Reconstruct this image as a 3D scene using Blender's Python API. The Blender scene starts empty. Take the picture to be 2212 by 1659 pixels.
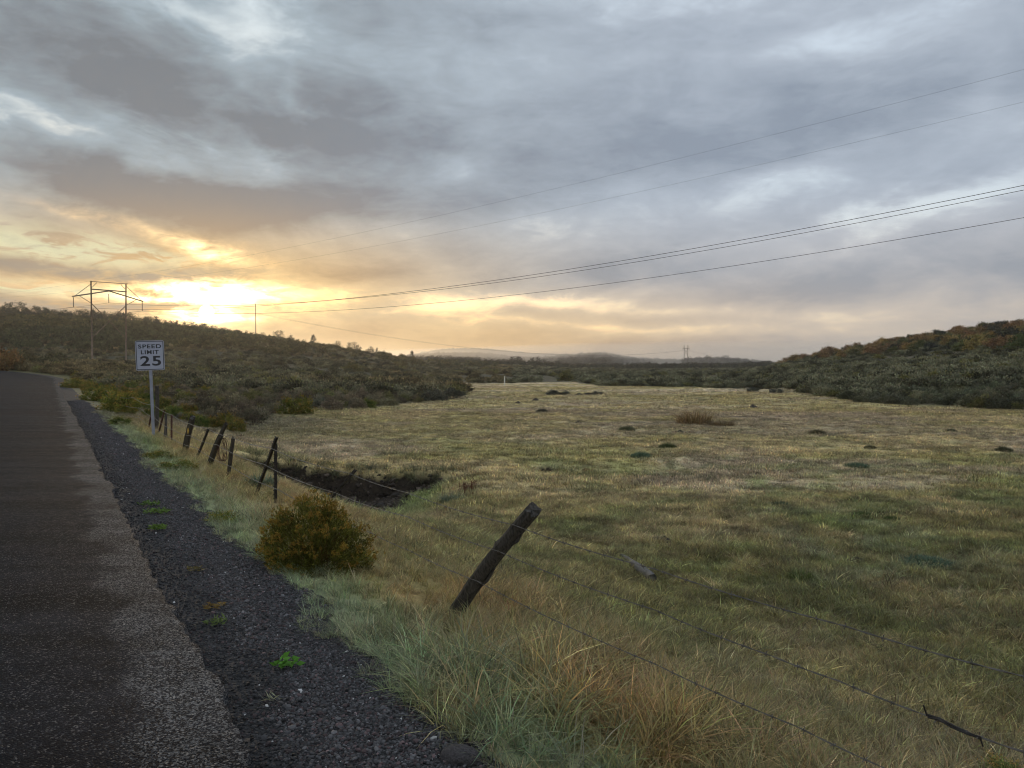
import bpy, bmesh, math, random
import numpy as np
from mathutils import Vector, Matrix, Quaternion
random.seed(7)
RNG = np.random.default_rng(7)
SC = bpy.context.scene
COL = SC.collection
PI = math.pi
R = math.radians

# ------------------------------------------------------------------ camera
CAMZ = 1.6
PITCH = 1.19
cam_d = bpy.data.cameras.new('camera')
cam = bpy.data.objects.new('camera', cam_d)
COL.objects.link(cam)
cam.location = (0, 0, CAMZ)
cam.rotation_euler = (R(90 - PITCH), 0, 0)
cam_d.lens = 27.0
cam_d.sensor_width = 36.0
cam_d.clip_start = 0.05
cam_d.clip_end = 30000
SC.camera = cam
SC.view_settings.view_transform = 'Standard'
SC.view_settings.look = 'None'
SC.view_settings.exposure = 0.0
SC.view_settings.gamma = 1.0
SC.view_settings.use_curve_mapping = False
SC.cycles.max_bounces = 4
SC.cycles.diffuse_bounces = 2
SC.cycles.adaptive_threshold = 0.03
SC.cycles.glossy_bounces = 2
SC.cycles.transmission_bounces = 3
SC.cycles.transparent_max_bounces = 4
SC.cycles.volume_bounces = 2
SC.cycles.use_denoising = True
SC.cycles.filter_width = 1.1
SC.cycles.sample_clamp_indirect = 4.0

def lin(c):
    c = c / 255.0
    return c / 12.92 if c <= 0.04045 else ((c + 0.055) / 1.055) ** 2.4
def rgb(r, g, b, k=1.0):
    return (lin(r) * k, lin(g) * k, lin(b) * k)

# ------------------------------------------------------------------ node helper
class NT:
    def __init__(self, tree):
        self.t = tree
        self.n = tree.nodes
        self.l = tree.links
    def node(self, kind, **kw):
        n = self.n.new(kind)
        for k, v in kw.items():
            setattr(n, k, v)
        return n
    def put(self, sock, v):
        if isinstance(v, bpy.types.NodeSocket):
            self.l.new(v, sock)
        elif v is not None:
            if isinstance(v, (tuple, list)) and len(v) == 3 and sock.type == 'RGBA':
                v = (*v, 1.0)
            sock.default_value = v
    def m(self, op, a, b=None, c=None, clamp=False):
        n = self.node('ShaderNodeMath', operation=op, use_clamp=clamp)
        self.put(n.inputs[0], a)
        if b is not None: self.put(n.inputs[1], b)
        if c is not None: self.put(n.inputs[2], c)
        return n.outputs[0]
    def add(self, a, b): return self.m('ADD', a, b)
    def sub(self, a, b): return self.m('SUBTRACT', a, b)
    def mul(self, a, b): return self.m('MULTIPLY', a, b)
    def ss(self, x, lo, hi):
        n = self.node('ShaderNodeMapRange', interpolation_type='SMOOTHSTEP')
        self.put(n.inputs['Value'], x)
        n.inputs['From Min'].default_value = lo
        n.inputs['From Max'].default_value = hi
        return n.outputs[0]
    def mixc(self, f, a, b, mode='MIX'):
        n = self.node('ShaderNodeMix', data_type='RGBA', blend_type=mode)
        self.put(n.inputs[0], f); self.put(n.inputs[6], a); self.put(n.inputs[7], b)
        return n.outputs[2]
    def noise(self, vec, scale, detail=4, rough=0.5, dist=0.0, out=0, lac=2.0):
        n = self.node('ShaderNodeTexNoise')
        self.put(n.inputs['Vector'], vec)
        n.inputs['Scale'].default_value = scale
        n.inputs['Detail'].default_value = detail
        n.inputs['Roughness'].default_value = rough
        n.inputs['Distortion'].default_value = dist
        n.inputs['Lacunarity'].default_value = lac
        return n.outputs[out]
    def vec(self, x, y, z):
        n = self.node('ShaderNodeCombineXYZ')
        self.put(n.inputs[0], x); self.put(n.inputs[1], y); self.put(n.inputs[2], z)
        return n.outputs[0]

# ------------------------------------------------------------------ sun and sky
SUN_AZ = -21.7      # degrees right of the view direction
SUN_EL = 4.2
sd = Vector((math.sin(R(SUN_AZ)) * math.cos(R(SUN_EL)), math.cos(R(SUN_AZ)) * math.cos(R(SUN_EL)), math.sin(R(SUN_EL))))
ld = bpy.data.lights.new('sun', 'SUN')
lo = bpy.data.objects.new('sun', ld)
COL.objects.link(lo)
lo.rotation_euler = (-sd).to_track_quat('-Z', 'Y').to_euler()
ld.energy = 1.25
ld.angle = R(10.0)
ld.color = (1.0, 0.72, 0.42)

world = bpy.data.worlds.new('World')
SC.world = world
world.use_nodes = True
def build_world():
    w = NT(world.node_tree)
    for n in list(w.n): w.n.remove(n)
    out = w.node('ShaderNodeOutputWorld')
    bg = w.node('ShaderNodeBackground')
    w.l.new(bg.outputs[0], out.inputs[0])
    tc = w.node('ShaderNodeTexCoord')
    d = tc.outputs['Generated']
    sx = w.node('ShaderNodeSeparateXYZ'); w.l.new(d, sx.inputs[0])
    x, y, z = sx.outputs
    az0 = w.mul(w.m('ARCTAN2', x, y), 57.2958)
    el0 = w.mul(w.m('ARCSINE', z), 57.2958)
    # planar cloud-deck coordinates
    zz = w.add(w.m('MAXIMUM', z, 0.0), 0.07)
    px = w.m('DIVIDE', x, zz); py = w.m('DIVIDE', y, zz)
    deck = w.vec(px, w.mul(py, 0.55), 0.0)
    warp = w.noise(w.vec(w.mul(az0, 0.10), w.mul(el0, 0.22), 1.3), 1.0, 5, 0.62, 0.4, out=1)
    ws = w.node('ShaderNodeSeparateXYZ'); w.l.new(warp, ws.inputs[0])
    az = w.add(az0, w.mul(w.sub(ws.outputs[0], 0.5), 11.0))
    el = w.add(el0, w.mul(w.sub(ws.outputs[1], 0.5), w.add(1.6, w.mul(w.ss(el0, 3, 14), 3.0))))
    def AE(U, V):
        a = math.atan((U - 1106) / 1659.0)
        return math.degrees(a), math.degrees(math.atan((795 - V) / 1659.0 * math.cos(a)))
    def gauss(U, V, su, sv, rot, amp, A=az, E=el):
        a0, e0 = AE(U, V)
        c, s = math.cos(R(rot)), math.sin(R(rot))
        da = w.sub(A, a0); de = w.sub(E, e0)
        k1, k2 = 29.0 / su, 29.0 / sv
        p = w.add(w.mul(da, c * k1), w.mul(de, s * k1))
        q = w.add(w.mul(da, -s * k2), w.mul(de, c * k2))
        r2 = w.add(w.mul(p, p), w.mul(q, q))
        return w.mul(w.m('EXPONENT', w.mul(r2, -1.0)), amp)
    def total(lst, **k):
        o = None
        for g in lst:
            v = gauss(*g, **k)
            o = v if o is None else w.add(o, v)
        return o
    light = total([
        (110, 262, 180, 24, -12, .55), (330, 300, 120, 24, -22, .45), (505, 322, 85, 32, -32, .42),
        (455, 85, 130, 40, -34, .4), (580, 120, 120, 70, -25, .35), (640, 225, 26, 70, 10, .3), (300, -10, 260, 30, -10, .35), (560, 10, 160, 50, -15, .35),
        (1000, 372, 90, 22, -10, .32), (1290, 5, 340, 40, -2, .5), (1900, 40, 260, 60, 5, .4),
        (1880, 115, 130, 60, -5, .45), (2170, 170, 60, 90, 10, .35), (1660, 405, 190, 40, 8, .5), (1950, 470, 210, 40, 12, .55),
        (2120, 420, 170, 30, 12, .5), (1330, 480, 120, 50, 10, .28), (1120, 505, 110, 45, 5, .25), (1040, 600, 120, 30, 0, .2),
        (1480, 668, 330, 15, -4, .5), (1400, 708, 420, 13, -3, .45), (1780, 715, 300, 16, -3, .3), (1150, 655, 330, 16, 4, .45),
        (820, 500, 200, 26, 6, .25), (740, 640, 260, 30, 0, .35), (30, 395, 120, 30, -5, .25), (2150, 640, 100, 30, 0, .15)])
    dark = total([
        (200, 150, 330, 70, -14, .42), (620, 190, 260, 60, -16, .35), (260, 400, 340, 62, -8, .5), (780, 300, 330, 55, -6, .35), (600, 440, 300, 50, 4, .45),
        (1350, 320, 380, 70, 10, .3), (1950, 250, 330, 60, 10, .35), (1350, 590, 260, 40, 3, .35), (1960, 610, 330, 50, 0, .45),
        (160, 583, 330, 17, -3, .75), (430, 592, 120, 14, 2, .45), (95, 655, 150, 18, -6, .85), (330, 664, 120, 9, 0, .5), (400, 545, 120, 20, 0, .35),
        (760, 590, 160, 22, 5, .3), (1600, 735, 700, 22, 0, .35)])
    n1 = w.noise(deck, 1.15, 5, 0.5, 0.3)
    n2 = w.noise(w.vec(w.mul(az0, 0.13), w.mul(el0, 0.30), 4.0), 1.0, 5, 0.55, 0.5)
    n3 = w.noise(w.vec(w.mul(az0, 0.5), w.mul(el0, 1.5), 9.0), 1.0, 5, 0.6, 0.6)
    nn = w.add(w.add(w.mul(w.sub(n1, 0.5), 0.58), w.mul(w.sub(n2, 0.5), 1.1)), w.mul(w.sub(n3, 0.5), 0.34))
    f = w.add(w.add(w.sub(w.mul(light, 0.85), w.mul(dark, 0.95)), nn), 0.43)
    f = w.m('MINIMUM', w.m('MAXIMUM', f, 0.0), 1.15)
    # smooth colour fields
    right = w.ss(az0, -26, 18)
    low = w.ss(el0, 13, 3.5)
    dk = w.mixc(low, w.mixc(right, rgb(118, 123, 129), rgb(136, 147, 162)), w.mixc(right, rgb(138, 132, 123), rgb(151, 155, 162)))
    lt = w.mixc(low, w.mixc(right, rgb(174, 191, 201), rgb(184, 194, 206)), w.mixc(right, rgb(222, 204, 168), rgb(212, 204, 197)))
    # warm air near the horizon and near the sun
    hz = w.ss(el0, 7.5, 1.2)
    warmr = w.ss(az0, 36, -4)
    da = w.sub(az0, SUN_AZ); de = w.sub(el0, SUN_EL + 1.0)
    near = w.m('EXPONENT', w.mul(w.add(w.mul(w.mul(da, da), 1 / 260.0), w.mul(w.mul(de, de), 1 / 22.0)), -1.0))
    wk = w.m('MAXIMUM', w.mul(w.mul(hz, warmr), 0.95), near)
    dk = w.mixc(wk, dk, rgb(196, 156, 100))
    lt = w.mixc(wk, lt, rgb(252, 214, 148))
    pk = w.mul(hz, w.sub(1.0, warmr))
    lt = w.mixc(w.mul(pk, 0.9), lt, rgb(226, 204, 174))
    dk = w.mixc(w.mul(pk, 0.6), dk, rgb(166, 163, 162))
    col = w.mixc(w.m('MINIMUM', f, 1.0), dk, lt)
    # clear pale band on the left above the hill
    n4 = w.noise(w.vec(w.mul(az0, 0.35), w.mul(el0, 1.3), 2.0), 1.0, 4, 0.6, 0.7)
    clear = w.m('MINIMUM', total([(60, 530, 230, 26, -6, .9), (70, 620, 330, 14, -3, .8), (300, 545, 110, 16, -8, .4)]), 1.0)
    col = w.mixc(w.mul(clear, w.ss(n4, 0.36, 0.52)), col, rgb(216, 215, 178))
    bars = total([(40, 652, 190, 15, -5, 1.0), (330, 667, 130, 7, 0, .7), (150, 583, 300, 12, -3, .95), (430, 590, 120, 10, 3, .7), (30, 520, 90, 7, -8, .4)])
    col = w.mixc(w.m('MINIMUM', w.mul(bars, w.ss(n4, 0.70, 0.40)), 0.85), col, rgb(146, 136, 124))
    # bright patches where the sun burns through
    g1 = total([(455, 640, 135, 38, -3, 2.6), (400, 625, 190, 30, 3, .6), (470, 548, 75, 17, -8, 1.3), (470, 690, 110, 14, 0, 1.6), (640, 640, 180, 22, 4, .22), (330, 505, 180, 12, -10, .45)])
    bar = total([(330, 590, 200, 13, 2, 1.3), (330, 668, 110, 9, 0, 1.2), (350, 636, 60, 6, -10, .5)])
    brk = w.m('MULTIPLY', w.m('MAXIMUM', w.sub(w.add(0.75, w.mul(w.sub(n3, 0.5), 2.6)), bar), 0.05), 1.0)
    g1 = w.mul(g1, brk)
    # the disc
    dx = w.sub(az0, SUN_AZ + 0.05); dy = w.sub(el0, SUN_EL - 0.35)
    r2 = w.add(w.mul(dx, dx), w.mul(dy, dy))
    disc = w.mul(w.ss(r2, 0.32, 0.14), 3.0)
    halo = w.mul(w.m('EXPONENT', w.mul(r2, -1 / 6.0)), 0.5)
    gl = w.add(w.add(g1, disc), halo)
    glc = w.mixc(1.0, w.mixc(w.m('MINIMUM', w.mul(gl, 0.6), 1.0), (0.72, 0.42, 0.10), (1.0, 0.86, 0.50)), w.vec(gl, gl, gl), 'MULTIPLY')
    col = w.mixc(1.0, col, glc, 'ADD')
    # the clear air behind the deck, seen weakly through the thin places
    sky = w.node('ShaderNodeTexSky', sky_type='NISHITA')
    sky.sun_disc = False
    sky.sun_elevation = R(SUN_EL)
    sky.sun_rotation = R(SUN_AZ)
    thin = w.mul(w.ss(f, 0.6, 1.1), 0.05)
    skyc = w.mixc(1.0, sky.outputs[0], w.vec(thin, thin, thin), 'MULTIPLY')
    col = w.mixc(1.0, col, skyc, 'ADD')
    # overhead and behind the viewer: unseen sky with added brightness to light the ground
    sky_fill = w.add(w.mul(w.ss(el0, 27, 60), 0.75), w.mul(w.ss(y, -0.05, -0.75), 0.55))
    col = w.mixc(1.0, col, w.vec(w.add(1.0, w.mul(sky_fill, 1.0)), w.add(1.0, w.mul(sky_fill, 1.02)), w.add(1.0, w.mul(sky_fill, 1.0))), 'MULTIPLY')
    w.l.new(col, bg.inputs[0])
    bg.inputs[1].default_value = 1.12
build_world()
world.cycles.sampling_method = 'MANUAL'
world.cycles.sample_map_resolution = 256

# ------------------------------------------------------------------ maths helpers
def smooth(x, a, b):
    t = np.clip((np.asarray(x, float) - a) / (b - a), 0, 1)
    return t * t * (3 - 2 * t)
def _h(ix, iy, seed):
    h = (ix.astype(np.int64) * 374761393 + iy.astype(np.int64) * 668265263 + seed * 974634777) & 0xffffffff
    h = ((h ^ (h >> 13)) * 1274126177) & 0xffffffff
    return ((h ^ (h >> 16)) & 0xffffff) / float(0xffffff)
def vn(x, y, seed=0):
    x = np.asarray(x, float); y = np.asarray(y, float)
    ix = np.floor(x); iy = np.floor(y)
    fx = x - ix; fy = y - iy
    fx = fx * fx * (3 - 2 * fx); fy = fy * fy * (3 - 2 * fy)
    a = _h(ix, iy, seed); b = _h(ix + 1, iy, seed); c = _h(ix, iy + 1, seed); d = _h(ix + 1, iy + 1, seed)
    return (a + (b - a) * fx) * (1 - fy) + (c + (d - c) * fx) * fy
def fbm(x, y, sc, octv=4, seed=0):
    x = np.asarray(x, float) * sc; y = np.asarray(y, float) * sc
    s = 0; a = 0.5; tot = 0
    for i in range(octv):
        s = s + a * vn(x + 13.7 * i, y + 7.1 * i, seed + i); tot += a
        x = x * 2.03; y = y * 2.03; a *= 0.5
    return s / tot      # 0..1, mean .5

# ------------------------------------------------------------------ terrain
DX, DY = -0.5155, 0.8569          # the road runs along this direction
def road_st(x, y):
    s = DX * x + DY * y
    t = DY * x - DX * y
    c = -np.maximum(s - 95, 0) ** 2 / 130.0
    return s, t - c
def zroad(s):
    return 1.75 * smooth(s, 75, 150) + 0.2 * smooth(s, 150, 230)
V = lambda y, v: (y, CAMZ + (368 - v) / 768.0 * y)
FAR0 = {
 -300: [(100, 2), (180, 4), V(240, 340), V(330, 316), (460, 22)],
 0: [(40, 0), (90, .9), (130, 2.0), (180, 3.5), V(240, 344), V(330, 318), (460, 22)],
 60: [(35, -.5), (90, .5), (130, 1.6), (180, 2.4), V(240, 347), V(330, 319.5), (460, 20)],
 125: [(35, -.8), (90, .1), (130, 1.2), (180, 2.0), V(240, 350), V(330, 323), (460, 18)],
 185: [(35, -1), (90, 0), (150, 1.6), V(220, 353), V(340, 330.5), (470, 15)],
 232: [(36, -1), (90, -.2), (150, 1.6), V(220, 356), V(350, 336.5), (480, 13)],
 278: [(40, -1), (100, -.2), V(230, 360), V(360, 342), (480, 10)],
 324: [(44, -1), (100, -.4), V(240, 363), V(380, 347.5), (500, 8)],
 370: [(50, -1), (110, -.4), V(250, 367), V(400, 354), (520, 5)],
 417: [(75, -1), (150, -.4), V(300, 370), V(430, 360.5), (600, 3), (1200, 10), V(2200, 357)],
 440: [(80, -1), (150, -.5), V(300, 371), V(450, 363), (620, 3), (1200, 10), V(2200, 353)],
 463: [(90, -1), (160, -.5), V(300, 371.5), V(470, 364.5), (620, 3), (1200, 10), V(2200, 352)],
 486: [(100, -1), (200, -.4), V(480, 366.5), (640, 2), (1200, 8), V(2200, 351.5)],
 526: [(140, -1), (250, -.5), V(500, 367.5), (640, 1.5), V(1500, 364), V(2200, 355.5)],
 556: [(150, -1), (250, -.6), V(520, 368.5), (700, 1), V(1500, 361.5), V(2200, 356)],
 575: [(150, -1), (250, -.6), V(540, 369), (700, 1), V(1500, 359.5), V(2200, 359)],
 600: [(120, -1), (250, -.6), V(560, 369.2), (700, 1), V(1500, 358), V(2200, 361)],
 640: [(110, -1), (250, -.6), V(580, 369.4), (700, .5), V(1500, 364), V(1900, 362.5), (2500, 8)],
 665: [(105, -1), (250, -.6), V(600, 369.3), (700, .5), V(950, 367.5), V(1900, 364), (2500, 8)],
 690: [(100, -1), (250, -.5), V(600, 369.2), (700, .5), V(950, 363.5), (1400, 3)],
 726: [(95, -1), (200, -.6), V(600, 369.5), (700, .5), V(950, 363), (1400, 3)],
 760: [(85, -1), (180, .2), V(300, 368.5), (420, 0), V(950, 365), (1400, 3)],
 785: [(78, -1), (170, 1.4), V(265, 362.5), (400, 2)],
 810: [(72, -1), (160, 2), V(255, 359), (400, 3)],
 850: [(64, -1), (150, 2.4), V(240, 352), (400, 5)],
 880: [(60, -1), (140, 2.6), V(225, 347.5), (380, 7)],
 926: [(56, -1), (125, 2.8), V(210, 338.5), (360, 8)],
 972: [(53, -1), (115, 2.8), V(200, 332.5), (340, 10)],
 1024: [(50, -1), (108, 3.0), V(190, 326.5), (320, 12)],
 1300: [(40, -1), (90, 3.0), V(160, 306), (300, 18)],
}
_AZ = np.linspace(-60, 60, 481)
_LR = np.linspace(math.log(8), math.log(6000), 260)
def _table():
    cols = sorted(FAR0)
    azs = []; prof = []
    for u in cols:
        a = math.atan((u - 512) / 768.0)
        pts = FAR0[u]
        rr = [8.0] + [p[0] / math.cos(a) for p in pts] + [6000]
        zz = [-1.0] + [p[1] for p in pts] + [min(pts[-1][1], 20)]
        azs.append(math.degrees(a))
        prof.append(np.interp(_LR, np.log(rr), zz))
    prof = np.array(prof)
    T = np.zeros((len(_AZ), len(_LR)))
    for j in range(len(_LR)):
        T[:, j] = np.interp(_AZ, azs, prof[:, j])
    k = np.exp(-np.linspace(-2, 2, 7) ** 2); k /= k.sum()
    k2 = np.exp(-np.linspace(-2, 2, 5) ** 2); k2 /= k2.sum()
    Tp = np.pad(T, ((3, 3), (2, 2)), 'edge')
    A = sum(k[i] * Tp[i:i + T.shape[0], :] for i in range(7))
    return sum(k2[i] * A[:, i:i + T.shape[1]] for i in range(5))
_T = _table()
def far_z(x, y):
    r = np.hypot(x, y)
    az = np.degrees(np.arctan2(x, y))
    fade = 1 - smooth(np.abs(az), 60, 110)
    fi = np.clip((az + 60) / 120 * (len(_AZ) - 1), 0, len(_AZ) - 1.001)
    fj = np.clip((np.log(np.maximum(r, 8)) - _LR[0]) / (_LR[-1] - _LR[0]) * (len(_LR) - 1), 0, len(_LR) - 1.001)
    i = fi.astype(int); j = fj.astype(int); a = fi - i; b = fj - j
    z = (_T[i, j] * (1 - a) + _T[i + 1, j] * a) * (1 - b) + (_T[i, j + 1] * (1 - a) + _T[i + 1, j + 1] * a) * b
    return -1.0 + (z + 1.0) * fade
def wash(x, y):
    """0..1 depth of the small eroded hollow behind the fence, and its soil mask"""
    wob = 0.9 * (fbm(x, y * 0, 0.45, 3, 31) - .5) + 0.35 * (fbm(x, y, 1.6, 2, 33) - .5)
    yy = y + wob
    m = smooth(yy, 8.8, 15.0) * (1 - smooth(yy, 18.85, 19.45))
    _, t = road_st(x, y)
    m = m * smooth(t, 3.0, 4.8) * (1 - smooth(x, -3.0, -0.6))
    return m
def soil_mask(x, y):
    m = wash(x, y) * smooth(x, -5.8, -4.4) + 0
    bare = smooth(m, .80, .95) * (1 - smooth(x + 1.2 * (fbm(x, y, .8, 3, 5) - .5), -2.6, -1.6))
    wall = smooth(wash(x, y), .08, .3) * smooth(y, 18.2, 18.8) * (1 - smooth(x, -2.1, -1.3))
    return np.maximum(bare, wall)
def ground(x, y):
    x = np.asarray(x, float); y = np.asarray(y, float)
    s, t = road_st(x, y)
    r = np.hypot(x, y)
    zr = zroad(s)
    zn = zr + np.interp(t, [-12, -7.5, -5.9, -5.5, .60, .72, 1.45, 2.55, 7], [-.6, -.3, -.05, -.05, -.05, -.06, -.11, -.22, -.55])
    w = np.where(t > 0, smooth(t, 2.3, 7.5), smooth(-t, 6.5, 16))
    z = zn * (1 - w) + far_z(x, y) * w
    rough = w * (0.10 * (fbm(x, y, 0.5, 3, 3) - .5) + 0.05 * (fbm(x, y, 2.6, 2, 9) - .5))
    big = smooth(r, 60, 200) * (2.2 * (fbm(x, y, 0.02, 3, 21) - .5)) * w
    hill = smooth(r, 800, 1600) * 16.0 * (fbm(x, y, 0.006, 3, 41) - .5)
    wm = wash(x, y)
    z = z + rough + big + hill - 0.62 * wm + wm * (.16 * (fbm(x, y, 2.2, 4, 13) - .5) + .30 * (fbm(x, y, .8, 2, 14) - .5))
    # a faint swell past the hollow and a low cut on its right
    z = z - 0.22 * np.exp(-((y - 19.6 - .25 * x) / .8) ** 2) * smooth(x, -.5, .5) * (1 - smooth(x, 4.5, 6.5))
    return z
def G(x, y):
    return float(ground(np.array([x]), np.array([y]))[0])
cp, sp = math.cos(R(PITCH)), math.sin(R(PITCH))
def ray(u, v):
    a = (u - 512) / 768.0; b = (384 - v) / 768.0
    return Vector((a, cp + b * sp, -sp + b * cp))
def on_t(u, v, t):
    d = ray(u, v)
    k = t / (DY * d.x - DX * d.y)
    return Vector((0, 0, CAMZ)) + d * k
def at_y(u, v, y):
    d = ray(u, v)
    return Vector((0, 0, CAMZ)) + d * (y / d.y)
def on_ground(u, v, ymin=2.5, ymax=900):
    d = ray(u, v)
    ys = np.exp(np.linspace(math.log(ymin), math.log(ymax), 1500))
    X = d.x / d.y * ys; Z = CAMZ + d.z / d.y * ys
    g = ground(X, ys)
    k = np.argmax(Z < g)
    if not (Z < g).any(): k = len(ys) - 1
    return Vector((float(X[k]), float(ys[k]), float(g[k])))

# ------------------------------------------------------------------ object helpers
def tag(o, label=None, cat=None, group=None, kind=None):
    if label: o['label'] = label
    if cat: o['category'] = cat
    if group: o['group'] = group
    if kind: o['kind'] = kind
    return o
def link(o, parent=None):
    COL.objects.link(o)
    if parent is not None: o.parent = parent
    return o
def empty(name, loc=(0, 0, 0), rz=0.0):
    o = bpy.data.objects.new(name, None)
    o.location = loc; o.rotation_euler = (0, 0, rz); o.empty_display_size = .2
    return link(o)
def npmesh(name, Vt, F, mats=(), col=None, smoothf=False, fmat=None):
    me = bpy.data.meshes.new(name)
    Vt = np.asarray(Vt, np.float32).reshape(-1, 3)
    me.vertices.add(len(Vt)); me.vertices.foreach_set('co', Vt.ravel())
    if not isinstance(F, list): F = [F]
    F = [np.asarray(f, np.int32) for f in F if len(f)]
    nl = sum(f.size for f in F); nf = sum(len(f) for f in F)
    me.loops.add(nl); me.polygons.add(nf)
    me.loops.foreach_set('vertex_index', np.concatenate([f.ravel() for f in F]))
    st = []; o = 0
    for f in F:
        st.append(o + np.arange(len(f)) * f.shape[1]); o += f.size
    me.polygons.foreach_set('loop_start', np.concatenate(st).astype(np.int32))
    if fmat is not None: me.polygons.foreach_set('material_index', np.asarray(fmat, np.int32))
    me.update(calc_edges=True)
    me.polygons.foreach_set('use_smooth', np.full(nf, smoothf))
    if col is not None:
        a = me.color_attributes.new('col', 'FLOAT_COLOR', 'POINT')
        c = np.ones((len(Vt), 4), np.float32); c[:, :3] = col
        a.data.foreach_set('color', c.ravel())
    for m in mats: me.materials.append(m)
    return me
class MB:
    """collects swept tubes and boxes into one mesh"""
    def __init__(self): self.v = []; self.f3 = []; self.f4 = []; self.n = 0
    def addv(self, vs):
        k = self.n; self.v.extend([tuple(v) for v in vs]); self.n += len(vs); return k
    def tube(self, pts, rad, sides=6, caps=True, squash=1.0, jit=0.0):
        pts = [Vector(p) for p in pts]
        rads = rad if isinstance(rad, (list, tuple)) else [rad] * len(pts)
        up = Vector((0, 0, 1)); rings = []
        for i, p in enumerate(pts):
            a = pts[min(i + 1, len(pts) - 1)] - pts[max(i - 1, 0)]
            if a.length < 1e-9: a = Vector((0, 0, 1))
            a.normalize()
            b = a.cross(up)
            if b.length < 0.05: b = a.cross(Vector((1, 0, 0)))
            b.normalize(); c = a.cross(b)
            ring = []
            for k in range(sides):
                th = 2 * PI * k / sides
                rr = rads[i] * (1 + jit * (random.random() - .5))
                ring.append(p + b * (math.cos(th) * rr) + c * (math.sin(th) * rr * squash))
            rings.append(self.addv(ring))
        for i in range(len(rings) - 1):
            for k in range(sides):
                k2 = (k + 1) % sides
                self.f4.append((rings[i] + k, rings[i] + k2, rings[i + 1] + k2, rings[i + 1] + k))
        if caps:
            for i, flip in ((0, True), (len(rings) - 1, False)):
                c = self.addv([pts[i]])
                for k in range(sides):
                    k2 = (k + 1) % sides
                    self.f3.append((c, rings[i] + k, rings[i] + k2) if flip else (c, rings[i] + k2, rings[i] + k))
        return self
    def box(self, M, sx, sy, sz):
        k = self.addv([M @ Vector((sx * a / 2, sy * b / 2, sz * c / 2)) for a in (-1, 1) for b in (-1, 1) for c in (-1, 1)])
        for q in ((0, 1, 3, 2), (4, 6, 7, 5), (0, 4, 5, 1), (2, 3, 7, 6), (0, 2, 6, 4), (1, 5, 7, 3)):
            self.f4.append(tuple(k + i for i in q))
        return self
    def build(self, name, mat, parent=None, smoothf=False, loc=None):
        V0 = np.array(self.v, float)
        if loc is not None: V0 = V0 - np.array(loc)
        me = npmesh(name, V0, [self.f4, self.f3], [mat], smoothf=smoothf)
        o = bpy.data.objects.new(name, me)
        return link(o, parent)

# ------------------------------------------------------------------ materials
def mat(name):
    m = bpy.data.materials.new(name); m.use_nodes = True
    t = NT(m.node_tree)
    bs = m.node_tree.nodes['Principled BSDF']
    return m, t, bs
def simple(name, c, rough=.7, metal=0.0, var=.35, scale=20, bump=0.0, stretch=None):
    m, t, bs = mat(name)
    tc = t.node('ShaderNodeTexCoord')
    v = tc.outputs['Object']
    if stretch:
        mp = t.node('ShaderNodeMapping'); mp.inputs['Scale'].default_value = stretch
        t.l.new(v, mp.inputs[0]); v = mp.outputs[0]
    n = t.noise(v, scale, 5, .6)
    c2 = tuple(k * (1 - var) for k in c); c3 = tuple(min(1, k * (1 + var)) for k in c)
    t.l.new(t.mixc(t.ss(n, .3, .7), c2, c3), bs.inputs['Base Color'])
    bs.inputs['Roughness'].default_value = rough
    bs.inputs['Metallic'].default_value = metal
    if bump:
        b = t.node('ShaderNodeBump'); b.inputs['Strength'].default_value = 1.0; b.inputs['Distance'].default_value = bump
        t.l.new(n, b.inputs['Height']); t.l.new(b.outputs[0], bs.inputs['Normal'])
    return m
def foliage(name, trans=.35, rough=.6, spec=.15):
    m = bpy.data.materials.new(name); m.use_nodes = True
    t = NT(m.node_tree)
    for n in list(t.n): t.n.remove(n)
    out = t.node('ShaderNodeOutputMaterial')
    a = t.node('ShaderNodeAttribute', attribute_type='GEOMETRY', attribute_name='col')
    b = t.node('ShaderNodeAttribute', attribute_type='INSTANCER', attribute_name='tint')
    c = t.mixc(1.0, a.outputs['Color'], b.outputs['Color'], 'MULTIPLY')
    pr = t.node('ShaderNodeBsdfPrincipled')
    pr.inputs['Roughness'].default_value = rough
    pr.inputs['Specular IOR Level'].default_value = spec
    t.l.new(c, pr.inputs['Base Color'])
    tr = t.node('ShaderNodeBsdfTranslucent'); t.l.new(c, tr.inputs[0])
    mx = t.node('ShaderNodeMixShader'); mx.inputs[0].default_value = trans
    t.l.new(pr.outputs[0], mx.inputs[1]); t.l.new(tr.outputs[0], mx.inputs[2])
    t.l.new(mx.outputs[0], out.inputs[0])
    return m
M_LEAF = foliage('foliage_leaf', .22)
M_GRASS = foliage('grass_blade', .38, .5, .3)
M_BARK = simple('bark', (.10, .075, .055), .9, var=.4, scale=8)
M_OLDWOOD = simple('weathered_wood', (.055, .047, .040), .9, var=.65, scale=6, bump=.012, stretch=(14, 14, 1.2))
M_POLE = simple('pole_wood', (.13, .09, .065), .8, var=.3, scale=2)
M_TPOST = simple('painted_steel', (.030, .024, .022), .55, .4, var=.5, scale=30)
M_RUST = simple('rusty_steel', (.10, .045, .032), .8, .2, var=.5, scale=25)
M_WIRE = simple('galvanised_wire', (.075, .058, .044), .28, .2, var=.3, scale=10)
M_WIRE.node_tree.nodes['Principled BSDF'].inputs['Specular IOR Level'].default_value = .9
M_CABLE = simple('aluminium_cable', (.06, .055, .05), .6, .3)
M_INS = simple('insulator_glass', (.09, .06, .045), .4, 0)
M_STONE = simple('dark_stone', (.055, .046, .046), .85, var=.5, scale=9, bump=.02)

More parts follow.
